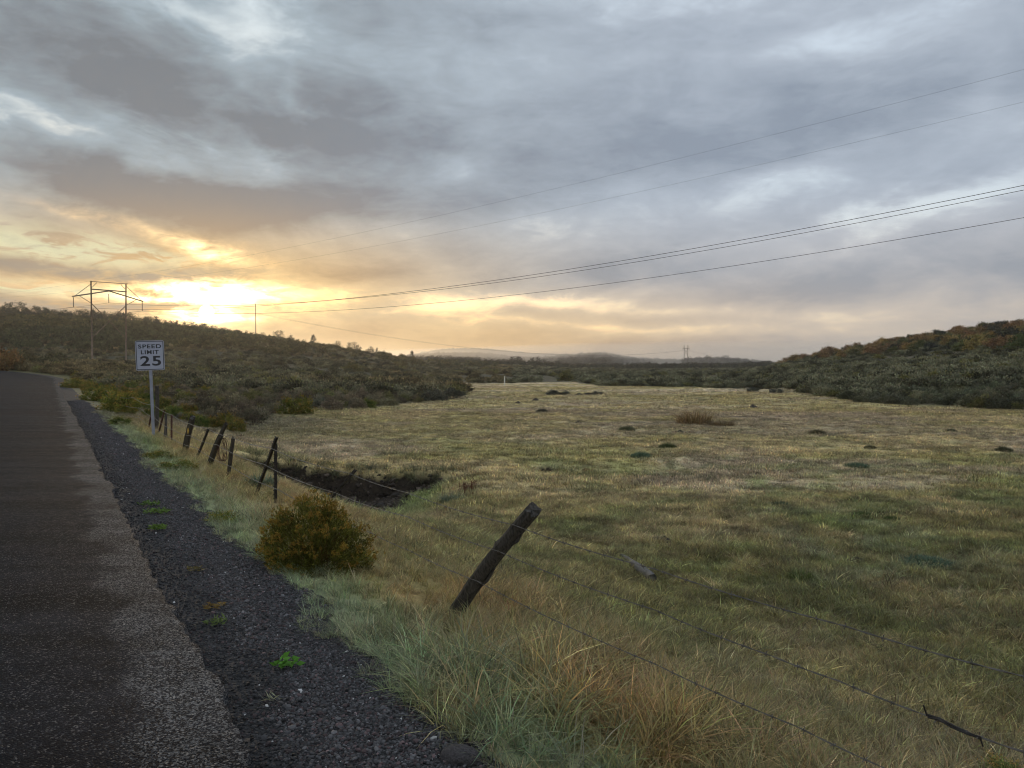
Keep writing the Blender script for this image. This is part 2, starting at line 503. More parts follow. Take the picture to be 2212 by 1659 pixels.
def ground_material():
    m, t, bs = mat('meadow_ground')
    a = t.node('ShaderNodeAttribute', attribute_type='GEOMETRY', attribute_name='col')
    g = t.node('ShaderNodeNewGeometry')
    p = g.outputs['Position']
    n1 = t.noise(p, 9, 6, .7); n2 = t.noise(p, 0.7, 5, .6)
    f = t.add(t.mul(t.sub(n1, .5), 1.6), t.mul(t.sub(n2, .5), .8))
    f = t.add(f, 1.0)
    t.l.new(t.mixc(1.0, a.outputs['Color'], t.vec(f, f, f), 'MULTIPLY'), bs.inputs['Base Color'])
    bs.inputs['Roughness'].default_value = .95
    bs.inputs['Specular IOR Level'].default_value = .1
    b = t.node('ShaderNodeBump'); b.inputs['Distance'].default_value = .03
    t.l.new(n1, b.inputs['Height']); t.l.new(b.outputs[0], bs.inputs['Normal'])
    return m

# ------------------------------------------------------------------ colour of the meadow
STRAW = np.array((.470, .365, .185)); OLIVE = np.array((.345, .292, .112)); GREEN = np.array((.185, .215, .080))
BLUE = np.array((.205, .240, .085)); FROST = np.array((.345, .365, .235)); PINK = np.array((.390, .300, .225)); ORANGE = np.array((.47, .30, .12)); RUSSET = np.array((.26, .15, .07))
PALE = np.array((.58, .48, .33))
def tint(x, y):
    x = np.asarray(x, float); y = np.asarray(y, float)
    s, t = road_st(x, y); r = np.hypot(x, y)
    c = np.broadcast_to(STRAW, x.shape + (3,)).copy()
    def blend(c, col, w): return c * (1 - w[..., None]) + col * w[..., None]
    a = fbm(x, y, .35, 4, 51); b = fbm(x, y, .9, 4, 61); d = fbm(x, y * 1.6, .16, 4, 71); e = fbm(x, y * 2.5, .05, 4, 81)
    c = blend(c, OLIVE, smooth(a, .38, .62) * .75)
    c = blend(c, PINK, smooth(d, .52, .66) * .6)
    c = blend(c, BLUE, smooth(b + .6 * (a - .5), .55, .68) * .5 * (1 - smooth(y, 14, 30)))
    c = blend(c, GREEN, smooth(fbm(x, y, 1.1, 4, 91), .58, .70) * .4 * (1 - smooth(y, 20, 50)))
    # cooler frosty patches to the right of the middle
    pt = np.exp(-((x - 5.2) / 2.6) ** 2 - ((y - 10.5) / 4.2) ** 2)
    c = blend(c, BLUE, pt * smooth(b, .40, .6) * .45)
    c = blend(c, FROST, pt * smooth(fbm(x, y, 1.9, 4, 93), .52, .68) * .5)
    # far bands: dry pale strips at the far end
    c = blend(c, OLIVE * .9 + STRAW * .1, smooth(e, .5, .62) * smooth(y, 20, 45) * .5)
    c = blend(c, PALE, smooth(y, 70, 95) * smooth(fbm(x, y * 6, .02, 3, 95), .40, .56) * .85 * smooth(x, -40, -20))
    pv = .62 + .80 * smooth(.7 * fbm(x, y * 1.3, 3.2, 4, 151) + .3 * fbm(x, y * 1.8, .9, 3, 153), .36, .64)
    pv = pv * (1 - .30 * (1 - smooth(y, 5, 20)))
    c = c * pv[..., None]
    c = blend(c, np.array((.250, .215, .066)), (1 - smooth(y, 5, 16)) * .45)
    # around the hollow
    hw = smooth(wash(x, y), .12, .5)
    c = blend(c, BLUE, hw * .85)
    # the verge
    vg = smooth(t, 1.2, 1.5) * (1 - smooth(t, 3.1, 4.0))
    dry = fbm(x, y, .8, 3, 97)
    c = blend(c, STRAW * 1.05, vg * .6)
    c = blend(c, OLIVE, vg * .45)
    c = blend(c, BLUE, (1 - smooth(t + .8 * (a - .5), 1.75, 2.3)) * vg * .95)
    c = blend(c, FROST, (1 - smooth(t + .8 * (b - .5), 1.7, 2.3)) * vg * .60)
    c = blend(c, ORANGE, vg * smooth(t, 2.0, 2.5) * smooth(dry, .50, .66) * .5)
    og = np.exp(-((x - .25) / .95) ** 2 - ((y - 3.9) / 1.0) ** 2)
    c = blend(c, ORANGE, og * smooth(fbm(x, y, 2.6, 3, 99), .42, .62) * .85)
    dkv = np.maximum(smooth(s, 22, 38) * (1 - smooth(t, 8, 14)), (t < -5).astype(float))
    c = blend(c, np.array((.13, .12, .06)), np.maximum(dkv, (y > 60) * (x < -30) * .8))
    c = c * (1 + .12 * vg * (1 - smooth(t, 1.9, 2.6)) - .10 * vg)[..., None]
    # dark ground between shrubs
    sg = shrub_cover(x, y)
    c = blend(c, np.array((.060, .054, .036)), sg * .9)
    sm = soil_mask(x, y)
    c = blend(c, np.array((.036, .027, .020)), sm)
    c = blend(c, PINK * .95, smooth(y, 18, 32) * (1 - smooth(y, 60, 80)) * (1 - sm) * (1 - sg) * .2)
    return c
# edge of the shrub country, as depth for each bearing
_EU = [-200, 60, 105, 130, 160, 185, 230, 262, 290, 330, 370, 410, 440, 452, 462, 466, 500, 530, 575, 580, 600, 650, 700, 740, 780, 800, 860, 930, 980, 1024, 1200]
_EV = [408, 406, 404, 406, 412, 417, 424, 420, 410, 411.5, 410, 404, 400, 397.5, 394, 384, 383, 381.5, 381, 383, 385.5, 387, 388, 390, 391, 394, 403, 406, 409, 411, 428]
def y_edge(u):
    v = np.interp(u, _EU, _EV)
    return 2.6 * 768 / (v - 368)
def shrub_cover(x, y):
    x = np.asarray(x, float); y = np.asarray(y, float)
    yy = np.maximum(y, 1.0)
    u = 512 + 768 * x / yy
    e = y_edge(u)
    e = e * (1 + .10 * (fbm(x, y, .12, 3, 77) - .5))
    c = smooth(y / e, .985, 1.05)
    gap = (u > 428) & (u < 468) & (y > 88) & (y < 128)
    c = np.where(gap, 0, c)
    s, t = road_st(x, y)
    c = c * np.where(t > 0, smooth(t, 3.5, 6.0), smooth(-t, 7.5, 9))
    return np.where(y < 15, 0, c)

# ------------------------------------------------------------------ ground sheet
def build_ground():
    az = np.concatenate([np.linspace(-180, -50, 66)[:-1], np.linspace(-50, 50, 441), np.linspace(50, 180, 66)[1:-1]])
    rr = np.concatenate([np.exp(np.arange(math.log(.6), math.log(14), .03)), np.exp(np.arange(math.log(14), math.log(26), .0065)), np.exp(np.arange(math.log(26), math.log(9000), .022))])
    A, Rr = np.meshgrid(np.radians(az), rr)
    X = Rr * np.sin(A); Y = Rr * np.cos(A)
    Z = ground(X, Y)
    # lift nothing under the road sheet
    n, mcol = X.shape
    P = np.stack([X, Y, Z], -1).reshape(-1, 3)
    P = np.vstack([P, [[0, 0, G(0, 0)]]])
    i = np.arange(n - 1)[:, None] * mcol; j = np.arange(mcol)[None]; j2 = (j + 1) % mcol
    F = np.stack([i + j, i + mcol + j, i + mcol + j2, i + j2], -1).reshape(-1, 4)
    c = len(P) - 1
    F3 = np.stack([np.full(mcol, c), np.arange(mcol), (np.arange(mcol) + 1) % mcol], -1)
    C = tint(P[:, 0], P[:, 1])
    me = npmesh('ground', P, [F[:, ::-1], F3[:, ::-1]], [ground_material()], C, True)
    o = link(bpy.data.objects.new('ground', me))
    tag(o, kind='structure')
    o['tint'] = (1.0, 1.0, 1.0)
    if me.polygons[0].normal.z < 0: me.flip_normals()
build_ground()

# ------------------------------------------------------------------ road
def strip(name, s_arr, t_fn, m, kind='structure', zoff=0.0, zf=None):
    """sheet following the road: t_fn(s) -> array of t offsets across"""
    rows = []
    for s in s_arr:
        ts = t_fn(s)
        c = -max(s - 95, 0) ** 2 / 130.0
        rows.append([(s, t, c) for t in ts])
    a = np.array(rows)
    S = a[..., 0]; Tt = a[..., 1]; TT = Tt + a[..., 2]
    X = DX * S + DY * TT; Y = DY * S - DX * TT
    Z = zf(S, Tt, X, Y) + zoff
    n, k = S.shape
    P = np.stack([X, Y, Z], -1).reshape(-1, 3)
    i = np.arange(n - 1)[:, None] * k; j = np.arange(k - 1)[None]
    F = np.stack([i + j, i + j + 1, i + k + j + 1, i + k + j], -1).reshape(-1, 4)
    me = npmesh(name, P, [F], [m], None, True)
    if me.polygons[0].normal.z < 0: me.flip_normals()
    at = me.attributes.new('rt', 'FLOAT', 'POINT'); at.data.foreach_set('value', Tt.ravel().astype(np.float32))
    o = link(bpy.data.objects.new(name, me)); tag(o, kind=kind)
    return o
def road_material():
    m, t, bs = mat('chip_seal')
    g = t.node('ShaderNodeNewGeometry'); p = g.outputs['Position']
    rt = t.node('ShaderNodeAttribute', attribute_type='GEOMETRY', attribute_name='rt').outputs['Fac']
    vo = t.node('ShaderNodeTexVoronoi', feature='F1'); t.l.new(p, vo.inputs['Vector']); vo.inputs['Scale'].default_value = 125; vo.inputs['Randomness'].default_value = 1
    vr = t.node('ShaderNodeSeparateColor'); t.l.new(vo.outputs['Color'], vr.inputs[0])
    chip = vr.outputs[0]
    n1 = t.noise(p, 1.1, 5, .6); n2 = t.noise(p, 0.35, 4, .6); n3 = t.noise(p, 9, 4, .6)
    base = t.mixc(t.ss(n1, .35, .65), (.0062, .0075, .0105), (.0120, .0137, .0175))
    base = t.mixc(t.mul(t.ss(n2, .45, .62), .6), base, (.0125, .0100, .0108))
    base = t.mixc(t.ss(chip, .62, .95), base, (.027, .029, .034))
    # worn, lighter strip along the edge, with dark bays
    edge = t.mul(t.ss(t.add(rt, t.mul(t.sub(n1, .5), 1.15)), .27, .46), .9)
    base = t.mixc(t.mul(edge, t.ss(chip, .35, .9)), base, (.125, .120, .118))
    # wheel tracks polished a little darker, stains across
    st = t.node('ShaderNodeMapping'); st.inputs['Rotation'].default_value = (0, 0, math.atan2(DY, DX) * -1.0); st.inputs['Scale'].default_value = (.12, 1.6, 1)
    t.l.new(p, st.inputs[0]); n5 = t.noise(st.outputs[0], 1.0, 4, .6)
    k5 = t.add(.72, t.mul(t.ss(n5, .36, .64), .62)); k6 = t.add(.80, t.mul(t.ss(n3, .3, .7), .4)); k5 = t.mul(k5, k6)
    base = t.mixc(1.0, base, t.vec(k5, k5, k5), 'MULTIPLY')
    t.l.new(base, bs.inputs['Base Color'])
    bs.inputs['Roughness'].default_value = .72
    t.l.new(t.add(.02, t.mul(t.ss(chip, .90, .97), .6)), bs.inputs['Specular IOR Level'])
    h = t.add(t.mul(vo.outputs['Distance'], -1.0), t.mul(chip, .6))
    h = t.add(h, t.mul(n3, .4))
    b = t.node('ShaderNodeBump'); b.inputs['Distance'].default_value = .0035; b.inputs['Strength'].default_value = 1.0
    t.l.new(h, b.inputs['Height']); t.l.new(b.outputs[0], bs.inputs['Normal'])
    return m
def gravel_material():
    m, t, bs = mat('cinder_gravel')
    g = t.node('ShaderNodeNewGeometry'); p = g.outputs['Position']
    vo = t.node('ShaderNodeTexVoronoi', feature='F1'); t.l.new(p, vo.inputs['Vector']); vo.inputs['Scale'].default_value = 55
    vr = t.node('ShaderNodeSeparateColor'); t.l.new(vo.outputs['Color'], vr.inputs[0])
    n1 = t.noise(p, 2.2, 5, .6)
    base = t.mixc(t.ss(n1, .35, .65), (.010, .009, .009), (.026, .022, .022))
    base = t.mixc(t.ss(vr.outputs[0], .3, 1.0), base, (.036, .031, .031))
    t.l.new(base, bs.inputs['Base Color'])
    bs.inputs['Roughness'].default_value = .9
    b = t.node('ShaderNodeBump'); b.inputs['Distance'].default_value = .02
    t.l.new(t.add(t.mul(vo.outputs['Distance'], -1.0), n1), b.inputs['Height']); t.l.new(b.outputs[0], bs.inputs['Normal'])
    return m
M_ROAD = road_material(); M_GRAV = gravel_material()
s_arr = np.concatenate([np.arange(-14, 40, .08), np.arange(40, 110, .5), np.arange(110, 240, 2.0)])
def edge_t(s):
    k = 1.0 if s < 40 else .4
    return .69 + k * (.06 * (float(fbm(s, 0, .6, 3, 5)) - .5) * 2 + .055 * (float(fbm(s, 0, 6, 3, 6)) - .5) * 2)
def road_ts(s):
    e = edge_t(s)
    return [-5.75, -5.7, -4, -2.5, -1, 0, .3, e - .05, e - .015, e]
def zf_road(S, Tt, X, Y):
    crown = -0.012 * np.abs(Tt + 2.5) * 0 
    base = zroad(S) + crown
    drop = np.where(np.arange(Tt.shape[1])[None, :] == Tt.shape[1] - 1, -.055, 0) + np.where(np.arange(Tt.shape[1])[None, :] == 0, -.06, 0)
    return base + drop
strip('road', s_arr, road_ts, M_ROAD, zf=zf_road)
def sh_z(S, Tt, X, Y):
    return ground(X, Y) + .008 + .012 * (fbm(X, Y, 4, 3, 8) - .5)
strip('gravel_shoulder', s_arr, lambda s: [.5, .7, .85, 1.0, 1.15, 1.3, 1.42 + .3 * (float(fbm(s, 3, .7, 3, 15)) - .5), 1.6 + .25 * (float(fbm(s, 3, .9, 3, 16)) - .5)], M_GRAV, zf=sh_z)

# ------------------------------------------------------------------ plant meshes
def unit(v): return v / np.maximum(np.linalg.norm(v, axis=-1, keepdims=True), 1e-9)
def leaves(c, a, L, W, rng):
    """rhombus leaves at c pointing along a"""
    n = len(c)
    b = unit(np.cross(a, rng.normal(size=(n, 3))))
    L = np.broadcast_to(L, (n,))[:, None]; W = np.broadcast_to(W, (n,))[:, None]
    P = np.stack([c, c + a * L * .45 + b * W * .5, c + a * L, c + a * L * .45 - b * W * .5], 1).reshape(-1, 3)
    F = np.arange(n * 4).reshape(n, 4)
    return P, F
def blades(n, rng, rad, h0, h1, w0, w1, bend, seg=3):
    th = rng.uniform(0, 2 * PI, n); rr = rad * np.sqrt(rng.uniform(0, 1, n))
    base = np.stack([rr * np.cos(th), rr * np.sin(th), np.full(n, -.02)], 1)
    od = unit(np.stack([np.cos(th), np.sin(th), np.zeros(n)], 1) + .9 * np.concatenate([rng.normal(size=(n, 2)), np.zeros((n, 1))], 1))
    H = rng.uniform(h0, h1, n); B = bend * rng.uniform(.2, 1.2, n); W = rng.uniform(w0, w1, n)
    side = np.stack([-od[:, 1], od[:, 0], np.zeros(n)], 1)
    ang = rng.normal(0, .6, n)[:, None]
    side = side * np.cos(ang) + od * np.sin(ang)
    P = []
    for k in range(seg + 1):
        f = k / seg
        c = base + od * (H * B * (f ** 1.8) * 1.0)[:, None] + np.array((0, 0, 1.0)) * (H * f * (1 - .35 * B * f))[:, None]
        if k < seg:
            w = (W * (1 - .75 * f ** 1.5))[:, None]
            P += [c - side * w / 2, c + side * w / 2]
        else: P.append(c)
    m = len(P)
    Vv = np.stack(P, 1).reshape(-1, 3)
    o = (np.arange(n) * m)[:, None]
    F4 = np.concatenate([o + np.array([[2 * k, 2 * k + 1, 2 * k + 3, 2 * k + 2]]) for k in range(seg - 1)])
    F3 = o + np.array([[2 * seg - 2, 2 * seg - 1, 2 * seg]])
    colr = np.where(rng.uniform(0, 1, (n, 1)) < .18, 1.75, 1.0) * rng.uniform(.45, 1.25, (n, 1)) * (1 + rng.normal(0, .07, (n, 3)))
    return Vv, F4, F3, np.repeat(np.clip(colr, .2, 2.4), m, 0)
def variants(cname, fn, k):
    """a collection of meshes that only the scatters use; it is not linked to the scene"""
    c = bpy.data.collections.new(cname)
    for i in range(k):
        o = bpy.data.objects.new('%s_%02d' % (cname, i), fn(i))
        c.objects.link(o)
    return c
def grass_mesh(i, n, rad, h0, h1, w0, w1, bend, seed, seg=3):
    rng = np.random.default_rng(seed + i)
    Vv, F4, F3, c = blades(n, rng, rad, h0, h1, w0, w1, bend, seg)
    return npmesh('grass_clump', Vv, [F4, F3], [M_GRASS], c)
C_LONG = variants('long_grass', lambda i: grass_mesh(i, 34, .07, .11, .34, .004, .0095, 1.4, 100), 6)
C_SHORT = variants('short_grass', lambda i: grass_mesh(i, 34, .075, .03, .105, .003, .0066, 1.6, 200), 6)
C_MID = variants('mid_grass', lambda i: grass_mesh(i, 44, .20, .04, .115, .008, .015, 1.4, 300, 2), 6)
C_FAR = variants('far_grass', lambda i: grass_mesh(i, 40, .6, .06, .14, .022, .045, .9, 400, 2), 5)
def stone_mesh(i):
    rng = np.random.default_rng(500 + i)
    bm = bmesh.new(); bmesh.ops.create_icosphere(bm, subdivisions=1, radius=1)
    for v in bm.verts: v.co = v.co * rng.uniform(.7, 1.25); v.co.z *= .6
    me = bpy.data.meshes.new('stone'); bm.to_mesh(me); bm.free()
    a = me.color_attributes.new('col', 'FLOAT_COLOR', 'POINT')
    for d in a.data: d.color = (1, 1, 1, 1)
    me.materials.append(M_PEB)
    return me
M_PEB = foliage('pebble', 0.0, .75, .3)
C_STONE = variants('pebbles', stone_mesh, 5)

def scatter(name, P, rot, scale, idx, tnt, coll):
    me = bpy.data.meshes.new(name + '_points')
    n = len(P)
    me.vertices.add(n); me.vertices.foreach_set('co', np.asarray(P, np.float32).ravel())
    for nm, ty, key, arr in (('rot', 'FLOAT_VECTOR', 'vector', rot), ('scl', 'FLOAT_VECTOR', 'vector', scale), ('tint', 'FLOAT_VECTOR', 'vector', tnt), ('idx', 'INT', 'value', idx)):
        a = me.attributes.new(nm, ty, 'POINT')
        a.data.foreach_set(key, np.asarray(arr, np.int32 if ty == 'INT' else np.float32).ravel())
    o = link(bpy.data.objects.new(name, me))
    ng = bpy.data.node_groups.new(name, 'GeometryNodeTree')
    ng.interface.new_socket('Geometry', in_out='INPUT', socket_type='NodeSocketGeometry')
    ng.interface.new_socket('Geometry', in_out='OUTPUT', socket_type='NodeSocketGeometry')
    t = NT(ng)
    gi = t.node('NodeGroupInput'); go = t.node('NodeGroupOutput')
    ip = t.node('GeometryNodeInstanceOnPoints')
    ci = t.node('GeometryNodeCollectionInfo'); ci.inputs['Collection'].default_value = coll
    ci.inputs['Separate Children'].default_value = True; ci.inputs['Reset Children'].default_value = True
    def na(nm, ty):
        a = t.node('GeometryNodeInputNamedAttribute', data_type=ty); a.inputs['Name'].default_value = nm
        return a.outputs['Attribute']
    t.l.new(gi.outputs[0], ip.inputs['Points']); t.l.new(ci.outputs[0], ip.inputs['Instance'])
    ip.inputs['Pick Instance'].default_value = True
    t.l.new(na('idx', 'INT'), ip.inputs['Instance Index'])
    t.l.new(na('rot', 'FLOAT_VECTOR'), ip.inputs['Rotation'])
    t.l.new(na('scl', 'FLOAT_VECTOR'), ip.inputs['Scale'])
    t.l.new(ip.outputs[0], go.inputs[0])
    md = o.modifiers.new('scatter', 'NODES'); md.node_group = ng
    return o
def sc3(s): return np.stack([s, s, s], 1)
def rotz(n, tilt=.15):
    return np.stack([RNG.normal(0, tilt, n), RNG.normal(0, tilt, n), RNG.uniform(0, 2 * PI, n)], 1)
def fan(n, y0, y1, q0=-.70, q1=.70, power=1.0):
    """random points in the view fan between two depths, uniform per area when power=1"""
    k = RNG.uniform(0, 1, n)
    y = (y0 ** (1 + power) + k * (y1 ** (1 + power) - y0 ** (1 + power))) ** (1 / (1 + power))
    x = RNG.uniform(q0, q1, n) * y
    return x, y

def build_grass():
    # long verge grass
    x, y = fan(60000, 1.6, 30, -.72, .95, .35)
    s, t = road_st(x, y)
    e = 1.47 + .28 * (fbm(x, y, 1.4, 3, 17) - .5) * 2
    keep = (t > e) & (t < 4.6) & (RNG.uniform(0, 1, len(x)) < 1 - .75 * smooth(t, 3.2, 4.6)) & (soil_mask(x, y) < .4)
    x, y, t = x[keep], y[keep], t[keep]
    n = len(x)
    h = fbm(x, y, 1.3, 3, 19)
    sc = (.26 + .54 * h) * RNG.uniform(.6, 1.35, n) * (1 + .5 * np.exp(-((x - .2) / 1.2) ** 2 - ((y - 3.9) / 1.0) ** 2)) * (1 - .35 * smooth(t, 3, 4.5)) * (.6 + .4 * smooth(t, 1.4, 1.9))
    c = tint(x, y) * np.exp(RNG.normal(0, .32, (n, 1))) * (1 + RNG.normal(0, .06, (n, 3)))
    print('verge grass', n)
    o = scatter('verge_grass', np.stack([x, y, ground(x, y)], 1), rotz(n, .25), np.stack([sc, sc, sc], 1), RNG.integers(0, 6, n), c, C_LONG)
    tag(o, 'long grass on the bank between the gravel and the wire fence', 'grass', kind='stuff')
    # short meadow grass
    x1, y1 = fan(74000, 2.2, 16, -.5, 1.05, .55)
    s, t = road_st(x1, y1)
    k = (t > 3.0) & (soil_mask(x1, y1) < .35)
    x1, y1 = x1[k], y1[k]
    n = len(x1)
    h = fbm(x1, y1, 1.1, 3, 23)
    sc = (.55 + 1.1 * h) * RNG.uniform(.7, 1.3, n) * (1 + .6 * smooth(wash(x1, y1), .2, .7))
    c = tint(x1, y1) * np.exp(RNG.normal(0, .38, (n, 1))) * (1 + RNG.normal(0, .05, (n, 3)))
    print('short grass', n)
    o = scatter('meadow_grass', np.stack([x1, y1, ground(x1, y1)], 1), rotz(n, .2), sc3(sc), RNG.integers(0, 6, n), c, C_SHORT)
    tag(o, 'short tufty meadow grass beyond the wire fence', 'grass', kind='stuff')
    # middle distance
    x2, y2 = fan(46000, 13, 48, -.6, .74, .45)
    s, t = road_st(x2, y2)
    k = (t > 3.2) & ((soil_mask(x2, y2) < .5) | ((y2 > 18.9) & (y2 < 20))) & (shrub_cover(x2, y2) < .95)
    x2, y2 = x2[k], y2[k]; n = len(x2)
    sc = (.5 + 1.0 * fbm(x2, y2, .7, 3, 24)) * RNG.uniform(.7, 1.25, n)
    c = tint(x2, y2) * np.exp(RNG.normal(0, .27, (n, 1)))
    print('mid grass', n)
    o = scatter('meadow_grass', np.stack([x2, y2, ground(x2, y2)], 1), rotz(n, .12), sc3(sc), RNG.integers(0, 6, n), c, C_MID)
    tag(o, 'straw-coloured grass in the middle of the meadow', 'grass', kind='stuff')
    x3, y3 = fan(30000, 42, 165, -.6, .72, .35)
    s, t = road_st(x3, y3)
    k = (t > 3.2) & (shrub_cover(x3, y3) < .6)
    x3, y3 = x3[k], y3[k]; n = len(x3)
    sc = (.5 + .9 * fbm(x3, y3, .3, 3, 25)) * RNG.uniform(.7, 1.2, n)
    c = tint(x3, y3) * np.exp(RNG.normal(0, .22, (n, 1)))
    print('far grass', n)
    o = scatter('meadow_grass', np.stack([x3, y3, ground(x3, y3)], 1), rotz(n, .08), sc3(sc), RNG.integers(0, 5, n), c, C_FAR)
    tag(o, 'pale dry grass at the far end of the meadow', 'grass', kind='stuff')
    # scattered taller weeds and tufts through the meadow
    x4, y4 = fan(5200, 6, 95, -.5, .74, .5)
    s, t = road_st(x4, y4)
    k = (t > 3.2) & (soil_mask(x4, y4) < .3) & (shrub_cover(x4, y4) < .3) & (fbm(x4, y4, .25, 3, 161) > .47)
    x4, y4 = x4[k], y4[k]; n = len(x4)
    pick = RNG.uniform(0, 1, n)[:, None]
    c = np.where(pick < .4, np.array((.16, .115, .065)), np.where(pick < .7, np.array((.13, .15, .07)), np.array((.40, .32, .18)))) * np.exp(RNG.normal(0, .3, (n, 1)))
    sc = RNG.uniform(.3, .75, n) * (1 + .5 * smooth(y4, 25, 70))
    o = scatter('meadow_weeds', np.stack([x4, y4, ground(x4, y4)], 1), rotz(n, .2), np.stack([sc * 1.3, sc * 1.3, sc], 1), RNG.integers(0, 6, n), c, C_LONG)
    tag(o, 'scattered weeds and coarser tufts standing in the meadow grass', 'weeds', kind='stuff')
    # grass hanging over the lip of the hollow and clods of soil in it
    n = 900
    x5 = RNG.uniform(-8.0, -1.2, n); y5 = RNG.uniform(17.5, 21.0, n)
    wv = wash(x5, y5); wb = wash(x5, y5 - .45)
    k = (wb > .25) & (wv < .6) & (wb - wv > .15)
    x5, y5 = x5[k], y5[k]; n = len(x5)
    sc = RNG.uniform(.6, 1.15, n)
    rt5 = rotz(n, .35); rt5[:, 0] += .35
    o = scatter('lip_grass', np.stack([x5, y5, ground(x5, y5)], 1), rt5, sc3(sc), RNG.integers(0, 6, n), np.array((.15, .15, .085)) * np.exp(RNG.normal(0, .35, (n, 1))), C_LONG)
    tag(o, 'grass overhanging the lip of the eroded hollow', 'grass', kind='stuff')
    n = 5000
    x6 = RNG.uniform(-6.5, -1.2, n); y6 = RNG.uniform(12.5, 19.6, n)
    k = (soil_mask(x6, y6) > .5) & (fbm(x6, y6, 1.5, 3, 171) > .45)
    x6, y6 = x6[k], y6[k]; n = len(x6)
    sz = RNG.gamma(2.2, .011, n) + .006
    o = scatter('soil_clods', np.stack([x6, y6, ground(x6, y6) + sz * .2], 1), rotz(n, .5), sc3(sz), RNG.integers(0, 5, n), np.array((.050, .036, .027)) * np.exp(RNG.normal(0, .4, (n, 1))), C_STONE)
    tag(o, 'clods of dark soil on the floor of the hollow', 'soil', kind='stuff')
build_grass()

def build_gravel():
    n0 = 150000
    s = np.exp(RNG.uniform(math.log(1.5), math.log(45), n0)); t = RNG.uniform(.66, 1.75, n0)
    x = DX * s + DY * t; y = DY * s - DX * t
    clump = fbm(x, y, 2.2, 3, 27)
    k = (y > 1.5) & (RNG.uniform(0, 1, n0) < .05 + .30 * smooth(t, .60, .72) + .65 * smooth(t + .5 * (clump - .5), .75, 1.15)) & (t < 1.52 + .3 * (fbm(x, y, 1.4, 3, 17) - .5) * 2 + .08)
    x, y, s, t = x[k], y[k], s[k], t[k]; n = len(x)
    size = RNG.gamma(3.0, .0022, n) + .003
    size = np.minimum(size * .64, .018) * (1 + .35 * smooth(s, 6, 25))
    base = np.array((.043, .040, .041)) * (.55 + .75 * smooth(t + .4 * (clump[k] - .5), .75, 1.1))[:, None] * RNG.gamma(3.5, .30, (n, 1))
    red = RNG.uniform(0, 1, n) < .2
    base[red] *= np.array((1.15, .82, .80))
    wht = RNG.uniform(0, 1, n) < .004
    base[wht] = (.45, .43, .42)
    z = np.where(t < .64, .002, ground(x, y) + .008 + .012 * (fbm(x, y, 4, 3, 8) - .5)) + size * .25 + np.where(t < .64, zroad(s), 0)
    o = scatter('gravel', np.stack([x, y, z], 1), rotz(n, .5), sc3(size), RNG.integers(0, 5, n), np.clip(base, 0, .6), C_STONE)
    tag(o, 'dark cinder gravel along the edge of the asphalt', 'gravel', kind='stuff')
build_gravel()
# ------------------------------------------------------------------ shrub meshes
def shrub_mesh(name, seed, rx, h, ncl, nleaf, L, W, lowcut=.05, spread=.16, leafc=(1, 1, 1), woody=True, hollow=.55, upw=.5, lumps=.25, tipc=None):
    rng = np.random.default_rng(seed)
    th = rng.uniform(0, 2 * PI, ncl); ph = np.arcsin(rng.uniform(lowcut, 1, ncl) ** .8)
    d = np.stack([np.cos(th) * np.cos(ph), np.sin(th) * np.cos(ph), np.sin(ph)], 1)
    rr = rng.uniform(hollow, 1.0, ncl) * (1 + lumps * (fbm(d[:, 0] * 2 + 5 + seed, d[:, 1] * 2 + d[:, 2] + 9, 1.0, 2, seed) - .5) * 2)
    cc = d * np.array((rx, rx, h)) * rr[:, None]
    ci = rng.integers(0, ncl, nleaf)
    c = cc[ci] + rng.normal(size=(nleaf, 3)) * spread * rx * np.array((1, 1, .75))
    c[:, 2] = np.maximum(c[:, 2], .02)
    a = unit(unit(c) + np.array((0, 0, upw)) + rng.normal(size=(nleaf, 3)) * .55)
    P, F = leaves(c, a, L * rng.uniform(.6, 1.3, nleaf), W * rng.uniform(.7, 1.3, nleaf), rng)
    clc = rng.uniform(.55, 1.45, (ncl, 1))[ci] * rng.uniform(.7, 1.3, (nleaf, 1)) * np.array(leafc) * (1 + rng.normal(0, .05, (nleaf, 3)))
    if tipc is not None:
        out = np.linalg.norm(c / np.array((rx, rx, h)), axis=1)
        tip = (out > .86) & (rng.uniform(0, 1, nleaf) < .8)
        clc[tip] = np.array(tipc) * rng.uniform(.7, 1.3, (tip.sum(), 1))
    C = np.repeat(clc, 4, 0)
    F4 = [F]; F3 = []
    if woody:
        mb = MB()
        random.seed(seed)
        for k in range(9 if ncl > 20 else ncl):
            e = cc[rng.integers(0, ncl) if ncl > 20 else k] * .95
            m1 = Vector((e[0] * .35 + rng.normal() * .03, e[1] * .35 + rng.normal() * .03, e[2] * .55))
            mb.tube([Vector((rng.normal() * .03, rng.normal() * .03, -.05)), m1, Vector(e)], [.022 * rx / .6, .014 * rx / .6, .004], 4, False, jit=.3)
        VV = np.array(mb.v); k0 = len(P)
        P = np.vstack([P, VV]); F4.append(np.array(mb.f4) + k0)
        C = np.vstack([C, np.tile(np.array((.55, .42, .36)), (len(VV), 1))])
    return npmesh(name, P, [np.concatenate(F4)], [M_LEAF], np.clip(C, .1, 2.2))
